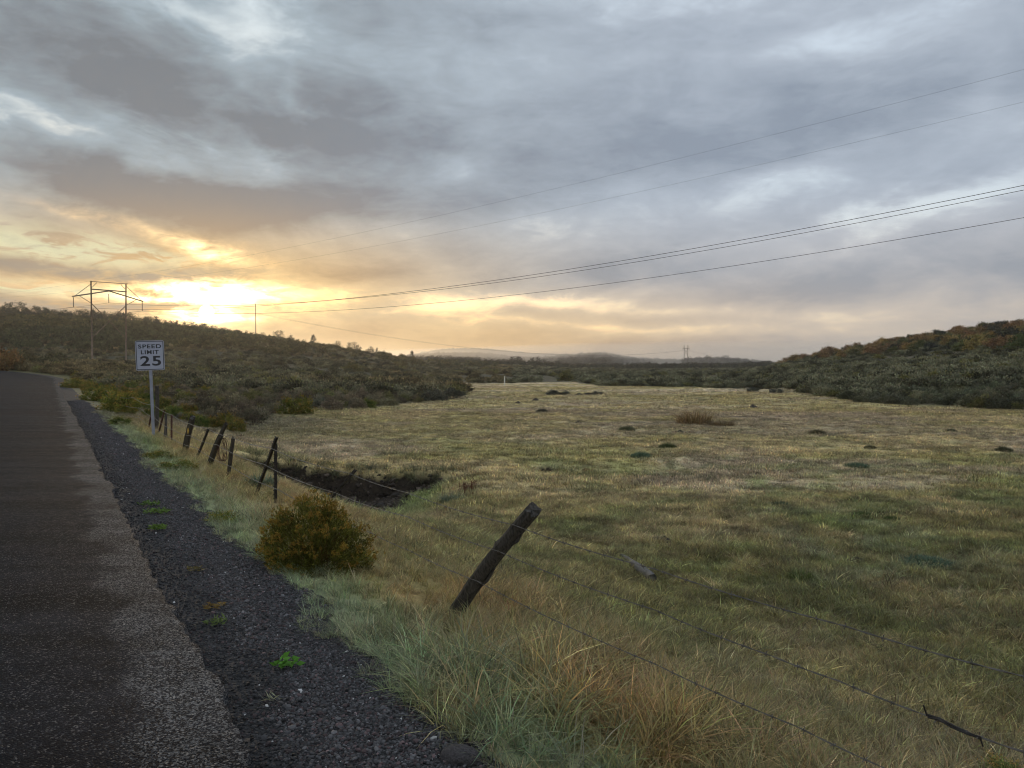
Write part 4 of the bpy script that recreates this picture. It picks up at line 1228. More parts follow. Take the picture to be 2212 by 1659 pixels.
def mound_mesh(seed):
    rng = np.random.default_rng(seed); mb = []
    n, k = 7, 18; P = []
    for i in range(n):
        f = i / (n - 1)
        for j in range(k):
            a = 2 * PI * j / k
            r_ = f * (1 + .25 * math.sin(2 * a + seed) + .12 * rng.normal())
            P.append((r_ * math.cos(a) * .5, r_ * math.sin(a) * .5, .16 * (1 - f ** 1.6) * (1 + .25 * rng.normal() * (1 - f)) - .02 * f))
    F = [(i * k + j, (i + 1) * k + j, (i + 1) * k + (j + 1) % k, i * k + (j + 1) % k) for i in range(n - 1) for j in range(k)]
    me = npmesh('dirt_mound', P, [np.array(F)], [M_DIRT], None, True)
    return me
MND = [mound_mesh(i) for i in range(3)]
for i, (u, v, w, lab) in enumerate([(518, 403.6, 9, 'small dark dirt mound, left and nearer of two in the far meadow'), (535.5, 400.6, 9, 'small dark dirt mound, right and farther of two in the far meadow'), (753.5, 408, 14, 'dark flat dirt mound in the meadow before the right-hand hill'),
        (680, 432.5, 10, 'reddish dirt mound in the middle meadow by the tall tan grass'), (664, 540, 26, 'patch of dark bare dirt right of the leaning wooden post'), (401, 427, 5, 'tiny dirt mound in the left middle meadow'), (855, 561, 22, 'low grey-brown dirt patch in the right foreground'), (578, 423, 8, 'flat reddish dirt mound left of the middle')]):
    p = on_ground(u, v); o = bpy.data.objects.new('dirt_mound', MND[i % 3]); o.location = p
    k = w * p.y / 768; o.scale = (k, k * 1.0, min(k, 1.2) * (1.3 if i not in (4, 6) else .8)); o.rotation_euler = (0, 0, random.uniform(0, 6)); link(o); tag(o, lab, 'dirt mound')
# dock stalks and flower heads
def stalks(name, pts_uv, h, c, lab, cat, seed, n, spread):
    rng = np.random.default_rng(seed)
    u, v = pts_uv; p = on_ground(u, v)
    Ps = []; Fs = []; Cs = []; n0 = 0
    for i in range(n):
        b = np.array((rng.normal() * spread, rng.normal() * spread, -.02)); H = h * rng.uniform(.6, 1.1)
        lean = np.array((rng.normal() * .1, rng.normal() * .1, 1.0)) * H
        sd_ = np.array((.004, 0, 0))
        P = np.array([b - sd_, b + sd_, b + lean + sd_ * .5, b + lean - sd_ * .5]); Ps.append(P); Fs.append(np.array([[0, 1, 2, 3]]) + n0); Cs.append(np.tile(c, (4, 1)) * .7); n0 += 4
        m = 22
        f = rng.uniform(.5, 1.0, m)[:, None]
        q = b + lean * f + rng.normal(size=(m, 3)) * .008
        LP, LF = leaves(q, unit(rng.normal(size=(m, 3)) + np.array((0, 0, .8))), .025, .012, rng)
        Ps.append(LP); Fs.append(LF + n0); Cs.append(np.tile(c, (len(LP), 1)) * np.repeat(rng.uniform(.7, 1.3, (m, 1)), 4, 0)); n0 += len(LP)
    me = npmesh(name, np.vstack(Ps), [np.vstack(Fs)], [M_LEAF], np.vstack(Cs))
    o = link(bpy.data.objects.new(name, me)); o.location = p; o['tint'] = (1., 1., 1.); tag(o, lab, cat)
stalks('dock_plant', (463, 497), .45, (.12, .05, .03), 'upright rust-red dock stalks at the right end of the hollow', 'weed', 1, 7, .10)
stalks('dock_plant', (477, 496), .40, (.13, .055, .03), 'rust-red dock stalks right beside the tallest ones at the hollow', 'weed', 2, 5, .08)
stalks('dry_weed', (652, 690), .16, (.42, .34, .20), 'pale straw flower heads in the grass above the dead brown plant', 'weed', 3, 5, .10)
stalks('dry_weed', (668, 680), .15, (.42, .34, .20), 'second cluster of pale straw flower heads, upper right of the first', 'weed', 4, 4, .07)
stalks('dry_weed', (289, 512), .22, (.36, .26, .13), 'tan seed heads showing behind the top of the big round bush', 'weed', 5, 7, .09)
stalks('dry_weed', (447, 503), .35, (.36, .29, .17), 'pale plume grass stems at the near lip of the hollow', 'weed', 6, 6, .06)
# weeds growing in the gravel
def rosette(name, u, v, wpx, c, lab, seed, n=60, L=.09, W=.035, up=.25, grass=False):
    rng = np.random.default_rng(seed); p = on_ground(u, v)
    R_ = wpx * p.y / 768 / 2
    cen = np.stack([rng.uniform(-1, 1, n) * R_ * .75, rng.uniform(-1, 1, n) * R_ * .5, rng.uniform(.01, .04, n)], 1)
    a = unit(np.stack([rng.normal(size=n), rng.normal(size=n), np.abs(rng.normal(up, .2, n))], 1))
    P, F = leaves(cen, a, L * rng.uniform(.5, 1.2, n), W * rng.uniform(.6, 1.2, n), rng)
    me = npmesh(name, P, [F], [M_LEAF], np.repeat(np.array(c) * rng.uniform(.7, 1.3, (n, 1)), 4, 0))
    o = link(bpy.data.objects.new(name, me)); o.location = (p.x, p.y, p.z + .015); o['tint'] = (1., 1., 1.); tag(o, lab, 'weed')
rosette('weed', 287, 670, 26, (.10, .24, .035), 'bright green leafy weed alone in the gravel near the bottom', 11, 42, .05, .030, .3)
rosette('weed', 150, 507, 22, (.10, .16, .035), 'mossy green weed, farthest of the patch in the gravel', 12, 110, .05, .018, .3)
rosette('weed', 157, 515, 30, (.11, .17, .035), 'widest mossy green weed in the gravel patch', 13, 150, .05, .018, .3)
rosette('weed', 158, 532, 16, (.12, .19, .035), 'mossy green weed, nearest of the patch in the gravel', 14, 110, .05, .018, .3)
rosette('weed', 195, 574, 18, (.16, .13, .05), 'yellowish flat weed in the gravel below the mossy patch', 15, 60, .045, .012, .2)
rosette('weed', 214, 612, 22, (.20, .13, .04), 'orange-tinged weed in the gravel, upper of two', 16, 70, .045, .011, .3)
rosette('weed', 218, 628, 24, (.12, .16, .05), 'greenish weed in the gravel, lower of two', 17, 70, .045, .011, .3)
rosette('grass_sprig', 273, 708, 16, (.26, .26, .16), 'pale grass sprig alone in the dark gravel near the bottom', 18, 16, .07, .006, .6)
# stones
def rock(u, v, w, lab, seed):
    random.seed(seed)
    bm = bmesh.new(); bmesh.ops.create_icosphere(bm, subdivisions=3, radius=1)
    for vtx in bm.verts:
        q = vtx.co; f = 1 + .35 * (float(fbm(q.x + 4 + seed, q.y + q.z * 1.3 + 4, 1.3, 3, seed)) - .5) * 2
        vtx.co = Vector((q.x * f, q.y * f * .8, q.z * f * .55))
    for f in bm.faces: f.smooth = True
    me = bpy.data.meshes.new('rock'); bm.to_mesh(me); bm.free(); me.materials.append(M_STONE)
    p = on_ground(u, v); k = w * p.y / 768 / 2
    o = link(bpy.data.objects.new('rock', me)); o.location = (p.x, p.y, p.z + .2 * k); o.scale = (k, k, k); o.rotation_euler = (.1, -.1, seed); tag(o, lab, 'rock')
rock(462, 762, 44, 'dull brown rock half buried at the grass edge along the bottom', 3)
rock(486, 746, 18, 'small reddish stone behind the half buried rock', 5)
# grey log lying in the grass
M_GREYWOOD = simple('grey_log', (.105, .098, .09), .9, var=.5, scale=5, bump=.01, stretch=(12, 12, 1))
a = on_ground(622, 558); b = on_ground(651, 582)
mb = MB(); random.seed(3)
pts_ = [a.lerp(b, f) + Vector((random.uniform(-.02, .02), random.uniform(-.02, .02), .035 + .02 * math.sin(f * 3))) for f in (0, .2, .4, .55, .75, .9, 1.0)]
mb.tube(pts_, [.02, .03, .035, .05, .06, .062, .055], 9, True, jit=.25)
o = mb.build('log', M_GREYWOOD, smoothf=True); tag(o, 'short grey weathered log lying in the meadow grass right of the leaning post', 'log')
# stakes
M_WHITE = simple('white_paint', (.62, .60, .55), .6, var=.1)
def stake(u, v, hpx, lab, r_=.035):
    p = on_ground(u, v); h = hpx * p.y / 768
    mb = MB(); mb.tube([(0, 0, -.2), (.01, 0, h * .5), (.02, 0, h)], [r_, r_, r_ * .8], 8)
    o = mb.build('marker_post', M_WHITE, smoothf=False); o.location = p; tag(o, lab, 'marker post')
stake(504.5, 386, 10, 'thin white marker post standing alone in the far meadow', .08)
stake(117.6, 370, 4.5, 'short white stake left of centre under the big power pole', .09)
stake(173, 371, 4.5, 'short white stake right of the big power pole, beyond the sign', .09)

# ------------------------------------------------------------------ the barbed wire fence
fence = empty('barbed_wire_fence', (on_t(451, 609, 2.55).x, on_t(451, 609, 2.55).y, -.2))
tag(fence, 'old three-strand barbed wire fence with leaning wooden and steel posts along the road', 'fence')
FL = Vector(fence.location)
TF = 2.55
def seg_post(b, t_, sink=.35):
    d = (t_ - b)
    b2 = b - d.normalized() * sink
    return b2, t_
def wood_post(b, t_, r0, r1, seed, rings=10, sides=12, jag=.03, label=None, mat_=None):
    rng = np.random.default_rng(seed); b, t_ = seg_post(b, t_)
    ax = (t_ - b); Lg = ax.length; ax.normalize()
    e1 = ax.cross(Vector((0, 1, 0))).normalized(); e2 = ax.cross(e1)
    P = []; th = np.arange(sides) * 2 * PI / sides
    prof = 1 / np.maximum(np.abs(np.cos(th + .3)), np.abs(np.sin(th + .3))) ** .75 * .92 + .05 * rng.normal(size=sides)
    for i in range(rings + 1):
        f = i / rings; r_ = r0 + (r1 - r0) * f
        bow = e1 * (.012 * math.sin(f * 5 + seed))
        for j in range(sides):
            q = prof[j] * (1 + .025 * rng.normal())
            top = (jag * rng.uniform(-1, 1)) if i == rings else 0
            P.append(b + ax * (f * Lg + top) + bow + (e1 * math.cos(th[j]) + e2 * math.sin(th[j])) * r_ * q)
    n0 = len(P); P.append(b); P.append(t_ - ax * jag * .4)
    F = [(i * sides + j, i * sides + (j + 1) % sides, (i + 1) * sides + (j + 1) % sides, (i + 1) * sides + j) for i in range(rings) for j in range(sides)]
    F3 = [(n0 + 1, rings * sides + j, rings * sides + (j + 1) % sides) for j in range(sides)]
    P = np.array([tuple(q) for q in P]) - np.array(FL)
    me = npmesh('wooden_post', P, [np.array(F), np.array(F3)], [mat_ or M_OLDWOOD])
    o = link(bpy.data.objects.new('wooden_post', me), fence)
    if label: o['label'] = label
    return o
def steel_post(b, t_, w=.042, studs=True, mat_=None, label=None, face=None):
    b, t_ = seg_post(b, t_)
    ax = (t_ - b); Lg = ax.length; ax.normalize()
    fr = Vector((-DY, DX, 0)) if face is None else face
    e1 = ax.cross(fr).normalized(); e2 = e1.cross(ax)
    M = Matrix((( e1.x, e2.x, ax.x, 0), (e1.y, e2.y, ax.y, 0), (e1.z, e2.z, ax.z, 0), (0, 0, 0, 1)))
    M.translation = (b + t_) / 2 - FL
    mb = MB(); mb.box(M, w, .006, Lg)
    M2 = M.copy(); M2.translation = M.translation - e2 * .019; mb.box(M2, .006, .032, Lg - .01)
    if studs:
        k = int(Lg / .055)
        for i in range(k):
            M3 = M.copy(); M3.translation = M.translation + ax * (-Lg / 2 + .03 + i * .055) + e2 * .009
            mb.box(M3, .016, .012, .016)
    o = mb.build('steel_post', mat_ or M_TPOST, fence)
    if label: o['label'] = label
    return o
# leaning wooden post in front
big = wood_post(on_t(456, 610, 2.55), on_t(532, 509, 2.55), .060, .047, 5, 22, 18, .02, 'thick split wooden post leaning far to the right')
# splinter and knots on it
bb, tt_ = on_t(456, 610, 2.55), on_t(531, 510, 2.55)
ax = (tt_ - bb).normalized(); lf = ax.cross(Vector((-DY, DX, 0))).normalized()
mb = MB(); random.seed(8)
for f, sgn, ln in ((.42, 1, .30), (.80, 1, .16), (.62, -1, .22), (.08, 1, .26), (.25, -1, .18)):
    q = bb + (tt_ - bb) * f - FL
    o_ = lf * (.054 * sgn)
    mb.tube([q + o_ * .85 - ax * ln / 2, q + o_ * 1.12, q + o_ * .95 + ax * ln / 2], [.008, .015, .006], 5, True, jit=.4)
mb.build('splinter', M_OLDWOOD, big)
steel_post(on_t(254.5, 497, 2.55), on_t(275.8, 437.3, 2.55), label='studded steel post leaning right across the upright one')
steel_post(on_t(274.5, 499, 2.60), on_t(274.8, 443, 2.60), w=.05, studs=True, label='upright black steel post with a row of holes')
steel_post(at_y(330, 499, 12.6), at_y(355, 470.3, 11.3), w=.05, label='dark steel post leaning over the hollow')
wood_post(on_t(226.6, 479, 2.55), on_t(234, 438.4, 2.55), .030, .025, 9)
wood_post(on_t(207, 469, 2.55), on_t(221, 436, 2.55), .050, .042, 10, label='fat dark post leaning right under the forked top')
wood_post(on_t(219, 441, 2.58), on_t(226.3, 423.5, 2.58), .038, .026, 11, label='forked upper length of wood')
steel_post(on_t(198, 454, 2.55), on_t(208, 428.6, 2.55))
mk = wood_post(on_t(186.2, 448, 2.55), on_t(192.2, 417, 2.55), .060, .052, 12, label='thick grey wooden post with a yellow marker')
steel_post(on_t(171, 439.5, 2.55), on_t(171, 414.7, 2.55), mat_=M_RUST, label='short upright rusty post')
wood_post(on_t(165.6, 436, 2.55), on_t(165.3, 415.2, 2.55), .048, .026, 13, jag=.06, label='broken wooden stump with a pointed top')
steel_post(on_t(159, 430, 2.55), on_t(164.2, 409.6, 2.55), mat_=M_RUST)
wood_post(on_t(156.5, 427, 2.75), on_t(157, 386, 2.75), .055, .048, 14, label='tall wooden post right behind the sign post')
steel_post(on_t(149, 424, 2.55), on_t(151.2, 413.3, 2.55), mat_=M_RUST)
# yellow diamond marker nailed to the grey post
M_YEL = simple('yellow_reflector', (.62, .36, .03), .5, var=.12)
q = on_t(188, 431, 2.55 - .075) - FL
mb = MB()
fx = Vector((DX, DY, 0)); nz = Vector((-DY, DX, 0))
Mk = Matrix(((fx.x, nz.x, 0, 0), (fx.y, nz.y, 0, 0), (0, 0, 1, 0), (0, 0, 0, 1)))
Mk = Matrix.Translation(q) @ Mk @ Matrix.Rotation(R(45), 4, 'Y')
mb.box(Mk, .10, .008, .10)
mb.build('marker_plate', M_YEL, mk)
# strands
TW = 2.49
top_px = [(105.4, 390), (133.3, 397.5), (154, 405), (172, 415), (190.3, 424), (207, 428), (234.4, 438.4), (270.6, 448), (349.7, 473.4), (408, 492.8), (514, 525), (655, 569), (845, 626), (1024, 676.5)]
mid_px = [(105, 394), (140, 408), (155.3, 418.3), (172, 429.3), (190.3, 435.8), (217.5, 444.9), (264, 464.3), (335.5, 492.8), (408, 516.8), (498, 551), (655, 610), (772, 656), (839, 681), (927, 715.6), (980, 737), (1024, 752)]
bot_px = [(104, 399), (140, 418), (158, 430), (172, 438.4), (195.5, 447.4), (231.7, 466.9), (278.4, 489.6), (371.7, 533), (409.6, 550.5), (477, 581), (655, 664), (797, 726.5), (882, 767)]
def strand(px, seed, label):
    rng = random.Random(seed)
    K = [on_t(u, v, TW) for u, v in px]
    e = K[-1] + (K[-1] - K[-3]).normalized() * 2.2; e.z = K[-1].z + .01
    K.append(e)
    pts = []
    for a, b in zip(K[:-1], K[1:]):
        Lg = (b - a).length; n = max(2, int(Lg / .03)) if a.y < 14 else max(2, int(Lg / .12))
        for i in range(n):
            f = i / n; q = a.lerp(b, f); q.z -= .010 * Lg * 4 * f * (1 - f); pts.append(q)
    pts.append(K[-1])
    mb = MB(); dirn = (K[-1] - K[0]).normalized(); nn = Vector((-DY, DX, 0)); up = Vector((0, 0, 1))
    for ph in (0, PI):
        w = []; d = 0
        for i, q in enumerate(pts):
            if i: d += (q - pts[i - 1]).length
            a = d / .028 + ph if q.y < 14 else ph
            w.append(q + (up * math.cos(a) + nn * math.sin(a)) * .0019 - FL)
        mb.tube(w, [.0017 if q.y + FL.y < 8.5 else .0030 for q in w], 4, False)
    d = 0; nxt = .05
    for i in range(1, len(pts)):
        d += (pts[i] - pts[i - 1]).length
        if d >= nxt:
            nxt = d + .125 * rng.uniform(.9, 1.1)
            c = pts[i] - FL; a = rng.uniform(0, 6.28)
            for s_ in (1, -1):
                v1 = (up * math.cos(a) + nn * math.sin(a)) + dirn * .25 * s_
                mb.tube([c - v1 * .014, c + v1 * .014], .0018, 3, False); a += 1.3
            mb.tube([c - dirn * .007, c + dirn * .007], .0042, 5, True)
    o = mb.build('wire_strand', M_WIRE, fence)
    if label: o['label'] = label
strand(top_px, 1, None); strand(mid_px, 2, None); strand(bot_px, 3, None)
# tie wires and staples on the leaning post
mb = MB()
for u, v in ((514, 525), (498, 551), (477, 581)):
    c = on_t(u, v, TW) - FL
    for du in (-.045, .05):
        mb.tube([c + ax * .0 + lf * du * 1.2 + Vector((0, 0, .02)), c + lf * du * 1.3 - Vector((0, 0, .05)), c + lf * du * .6 - Vector((0, 0, .075))], .002, 4, False)
mb.build('tie_wire', M_TPOST, fence)
# splice in the middle strand near the right edge
mb = MB(); rr_ = random.Random(5)
c0 = on_t(927, 715.6, TW - .004) - FL; c1 = on_t(980, 737, TW - .004) - FL; dd = (c1 - c0)
for k_ in range(3):
    mb.tube([c0 + dd * f + Vector((rr_.uniform(-.005, .005), rr_.uniform(-.005, .005), rr_.uniform(-.006, .006))) for f in (0, .25, .5, .75, 1)], .0034, 5, True)
mb.tube([c0, c0 + Vector((-.012, 0, .035))], .0028, 4); mb.tube([c1, c1 + Vector((.01, 0, -.03))], .0028, 4)
mb.build('wire_splice', M_TPOST, fence)
# tangle of wire hanging on the forked post: its own thing
mb = MB(); rr_ = random.Random(9)
p0 = on_t(222.5, 437.5, 2.62); p1 = on_t(223.5, 462, 2.62); H_ = p0.z - p1.z
for k_ in range(9):
    w_ = rr_.uniform(.03, .10); ph = rr_.uniform(-.5, .5); off = rr_.uniform(-.05, .05)
    pts_ = []
    for i in range(21):
        a = 2 * PI * i / 20
        pts_.append(Vector((math.sin(a) * w_ * math.cos(ph) + off, math.sin(a) * w_ * math.sin(ph) + rr_.uniform(-.006, .006), -H_ / 2 + math.cos(a) * H_ / 2 * rr_.uniform(.93, 1.0))))
    mb.tube(pts_, .0035, 4, False)
o = mb.build('wire_coil', M_RUST); o.location = p0; tag(o, 'tangled coil of old wire hanging from the forked fence post', 'wire coil')

# ------------------------------------------------------------------ speed limit sign
SY = 20.3
base = at_y(153.4, 431.5, SY); ptop = at_y(151, 372, SY)
sign = empty('speed_limit_sign', base)
tag(sign, 'white speed limit 25 sign on a grey metal post beside the road', 'road sign')
M_PLATE = simple('sign_white', (.33, .345, .42), .55, var=.05, scale=4)
M_BLK = simple('sign_black', (.012, .012, .016), .6, var=.1)
M_GALV = simple('galvanised_post', (.27, .28, .33), .55, .3, var=.15, scale=5)
pc = at_y(150.0, 355.4, SY)          # plate centre
Wp, Hp = .69, .785
tilt = R(1.8)
fdir = Vector((-pc.x, -pc.y, 0)).normalized()       # towards the road user
xax = Vector((0, 0, 1)).cross(fdir).normalized()
B = Matrix(((xax.x, -fdir.x, 0, 0), (xax.y, -fdir.y, 0, 0), (0, 0, 1, 0), (0, 0, 0, 1)))   # local x right, y away, z up
def M_at(p): return Matrix.Translation(p - base) @ B @ Matrix.Rotation(-tilt, 4, 'Y')
PM = M_at(pc)
def rrect(w, h, r_, n=6):
    P = []
    for cx, cy, a0 in ((w / 2 - r_, h / 2 - r_, 0), (-w / 2 + r_, h / 2 - r_, 90), (-w / 2 + r_, -h / 2 + r_, 180), (w / 2 - r_, -h / 2 + r_, 270)):
        for i in range(n + 1):
            a = R(a0 + 90 * i / n); P.append((cx + r_ * math.cos(a), cy + r_ * math.sin(a)))
    return P
def slab(name, outl, y0, y1, m, parent, M, inner=None):
    bm = bmesh.new()
    if inner is None:
        f = [bm.verts.new(M @ Vector((a, y0, b))) for a, b in outl]; k = [bm.verts.new(M @ Vector((a, y1, b))) for a, b in outl]
        bm.faces.new(f); bm.faces.new(k[::-1]); n = len(f)
        for i in range(n): bm.faces.new((f[i], k[i], k[(i + 1) % n], f[(i + 1) % n]))
    else:
        rows = [[bm.verts.new(M @ Vector((a, yy, b))) for a, b in L] for L, yy in ((outl, y0), (inner, y0), (inner, y1), (outl, y1))]
        n = len(outl)
        for r_ in range(4):
            A, Bq = rows[r_], rows[(r_ + 1) % 4]
            for i in range(n): bm.faces.new((A[i], A[(i + 1) % n], Bq[(i + 1) % n], Bq[i]))
    bmesh.ops.recalc_face_normals(bm, faces=bm.faces)
    me = bpy.data.meshes.new(name); bm.to_mesh(me); bm.free(); me.materials.append(m)
    return link(bpy.data.objects.new(name, me), parent)
plate = slab('sign_plate', rrect(Wp, Hp, .045), -.0015, .0015, M_PLATE, sign, PM)
slab('border', rrect(Wp - .030, Hp - .030, .036), -.0032, -.0018, M_BLK, plate, PM, rrect(Wp - .062, Hp - .062, .024))
def lettering(txt, cx, cz, w, h, bold):
    cu = bpy.data.curves.new('lettering', 'FONT'); cu.body = txt; cu.size = 1; cu.offset = bold; cu.extrude = .0; cu.space_character = 1.14
    ob = bpy.data.objects.new('tmp_text', cu); COL.objects.link(ob)
    bpy.context.view_layer.update()
    dg = bpy.context.evaluated_depsgraph_get()
    me = bpy.data.meshes.new_from_object(ob.evaluated_get(dg))
    bpy.data.objects.remove(ob)
    co = np.array([v.co for v in me.vertices]); mn, mx = co.min(0), co.max(0)
    for v in me.vertices:
        a = (v.co.x - (mn[0] + mx[0]) / 2) / (mx[0] - mn[0]) * w + cx
        b = (v.co.y - (mn[1] + mx[1]) / 2) / (mx[1] - mn[1]) * h + cz
        v.co = PM @ Vector((a, -.0035, b))
    me.materials.clear(); me.materials.append(M_BLK)
    me.name = 'lettering'
    link(bpy.data.objects.new('lettering', me), plate)
lettering('SPEED', 0, Hp * (.5 - .196), Wp * .80, Hp * .135, .026)
lettering('LIMIT', 0, Hp * (.5 - .39), Wp * .62, Hp * .135, .026)
lettering('25', .01, Hp * (.5 - .685), Wp * .72, Hp * .335, .022)
mb = MB()
pb = base - (ptop - base).normalized() * .4
pt2 = pc + (PM.to_3x3() @ Vector((0.0, 0, .30)))
axp = (pt2 - pb); Lp = axp.length; axp.normalize()
e1 = xax; e2 = axp.cross(e1).normalized(); e1 = e2.cross(axp)
Mp = Matrix(((e1.x, e2.x, axp.x, 0), (e1.y, e2.y, axp.y, 0), (e1.z, e2.z, axp.z, 0), (0, 0, 0, 1)))
away = -fdir * .03
Mp.translation = (pb + pt2) / 2 - base + away; mb.box(Mp, .034, .004, Lp)
for sg in (-1, 1):
    M3 = Mp.copy(); M3.translation = Mp.translation + e1 * (.0275 * sg) - away * .35; mb.box(M3, .020, .004, Lp)
    M4 = Mp.copy(); M4.translation = Mp.translation + e1 * (.0185 * sg) - away * .2; mb.box(M4, .004, .016, Lp)
mb.build('post', M_GALV, sign)
mb = MB()
for dz in (.28, -.28):
    c = PM @ Vector((0, 0, dz)); n_ = (PM.to_3x3() @ Vector((0, 1, 0)))
    mb.tube([c - n_ * .012, c + n_ * .034], .009, 6)
mb.build('bolt', M_GALV, sign)

# ------------------------------------------------------------------ power line structures
def bar(name, pts, r0, m, root, o, r1=None, sides=8):
    mb = MB(); mb.tube([Vector(p) - o for p in pts], [r0 + ((r1 or r0) - r0) * i / (len(pts) - 1) for i in range(len(pts))], sides)
    return mb.build(name, m, root, smoothf=True)
YA = 182.0
yl_ = 176.0; yr_ = yl_ * 1.075
def A3(X, Y2):            # crop coordinates of the photograph -> point in the frame's own vertical plane
    u, v = 40.96 + .1111 * X, 266.2 + .1111 * Y2
    d = ray(u, v)
    EL = Vector(((72.4 - 512) / 768 * yl_, yl_, 0)); ER = Vector(((143.2 - 512) / 768 * yr_, yr_, 0))
    n_ = (ER - EL).cross(Vector((0, 0, 1)))
    k_ = n_.dot(EL - Vector((0, 0, CAMZ))) / n_.dot(d)
    return Vector((0, 0, CAMZ)) + d * k_
pa = A3(463, 908); pb_ = A3(765, 915)
A0 = Vector(((pa.x + pb_.x) / 2, (pa.y + pb_.y) / 2, G((pa.x + pb_.x) / 2, (pa.y + pb_.y) / 2)))
poleA = empty('power_pole_frame', A0)
tag(poleA, 'large wooden double-pole power line frame with crossed braces on the left slope', 'power pole')
def down(p): return Vector((p.x, p.y, min(p.z, G(p.x, p.y)) - 1.0))
Lt, Rt = A3(450, 132), A3(765, 156)
Lb, Rb = Vector((pa.x, pa.y, 0)), Vector((pb_.x, pb_.y, 0))
bar('pole', [down(A3(463, 908)), Lt], .23, M_POLE, poleA, A0, .15)
bar('pole', [down(A3(765, 915)), Rt], .23, M_POLE, poleA, A0, .15)
bar('top_beam', [A3(440, 136), A3(780, 160)], .07, M_POLE, poleA, A0)
bar('crossarm', [A3(448, 206), A3(770, 230)], .14, M_POLE, poleA, A0)
bar('crossarm', [A3(280, 272), A3(612, 223)], .14, M_POLE, poleA, A0)
bar('crossarm', [A3(606, 221), A3(920, 317)], .14, M_POLE, poleA, A0)
for a, b in (((312, 262), (446, 163)), ((768, 180), (897, 303)), ((503, 148), (458, 192)), ((718, 163), (756, 206)), ((345, 266), (455, 335)), ((856, 303), (766, 353))):
    bar('tie_brace', [A3(*a), A3(*b)], .065, M_POLE, poleA, A0)
bar('cross_brace', [A3(455, 335), A3(757, 640)], .10, M_POLE, poleA, A0)
bar('cross_brace', [A3(766, 355), A3(470, 633)], .10, M_POLE, poleA, A0)
strs = [((292, 280), (294, 367)), ((610, 248), (611, 330)), ((911, 318), (910, 403))]
ends = []
for a, b in strs:
    P0, P1 = A3(*a), A3(*b); P1 = Vector((P0.x, P0.y, P1.z)); ends.append(P1)
    mb = MB(); n_ = 14; pts_ = []; rd = []
    for i in range(n_ * 2 + 1):
        pts_.append(P0.lerp(P1, i / (n_ * 2)) - A0); rd.append(.13 if i % 2 else .05)
    mb.tube(pts_, rd, 8); mb.build('insulator', M_INS, poleA)
dA = (Vector((0, 0, 1)).cross(A3(910, 318) - A3(292, 280))); dA.z = 0; dA.normalize()
if dA.x < 0: dA = -dA
def wire(start, dirn, px, r_, name, label, group, ext_f=1.4, back=None):
    """cable in the vertical plane through start along dirn, sagging through the given picture points"""
    n_ = dirn.cross(Vector((0, 0, 1)))
    T_, Zs = [0.0], [start.z]
    for u, v in px:
        d = ray(u, v); k_ = n_.dot(start - Vector((0, 0, CAMZ))) / n_.dot(d)
        P = Vector((0, 0, CAMZ)) + d * k_
        T_.append((P - start).dot(dirn)); Zs.append(P.z)
    deg = 2 if len(T_) >= 3 else 1
    T_ = np.array(T_); Zs = np.array(Zs)
    wgt = np.ones(len(T_)); wgt[0] = 30; wgt[-1] = 10
    cf = np.polyfit(T_, Zs, deg, w=wgt)
    far = T_[-1] * ext_f
    ts = np.linspace(0, far, 70)
    off = start.z - np.polyval(cf, 0)
    pts_ = [start + dirn * float(a) for a in ts]
    for q, a in zip(pts_, ts): q.z = float(np.polyval(cf, a)) + off * (1 - a / far)
    if back:
        bk = [start + (-dirn) * float(a) for a in np.linspace(back[0], 0, 20)[:-1]]
        for q, a in zip(bk, np.linspace(back[0], 0, 20)[:-1]): q.z = start.z + back[1] * (a / back[0]) - back[2] * 4 * (a / back[0]) * (1 - a / back[0] * .9)
        pts_ = bk + pts_
    mb = MB(); mb.tube([q - start for q in pts_], r_, 5, True)
    o = mb.build(name, M_CABLE); o.location = start; tag(o, label, 'power line', group)
BK = (170, 9, 3.0)
wire(ends[0], dA, [(256, 305.6), (509, 279), (1024, 185.3)], .028, 'power_cable', 'thick power cable, upper of the close pair rising to the right edge', 'cables of the near power line', back=BK)
wire(ends[1], dA, [(256, 304.6), (509, 281), (1024, 190)], .028, 'power_cable', 'thick power cable, lower of the close pair rising to the right edge', 'cables of the near power line', back=BK)
wire(ends[2], dA, [(255.5, 312.5), (509, 296.5), (1024, 217.6)], .028, 'power_cable', 'thick power cable alone below the close pair', 'cables of the near power line', back=BK)
wire(Lt, dA, [(255, 254), (512, 199), (1024, 69.4)], .009, 'power_cable', 'thin faint top cable, higher of two crossing the upper right sky', 'cables of the near power line', back=BK)
wire(Rt, dA, [(244, 267), (512, 220.5), (1024, 101.8)], .009, 'power_cable', 'thin faint top cable, lower of two crossing the upper right sky', 'cables of the near power line', back=BK)
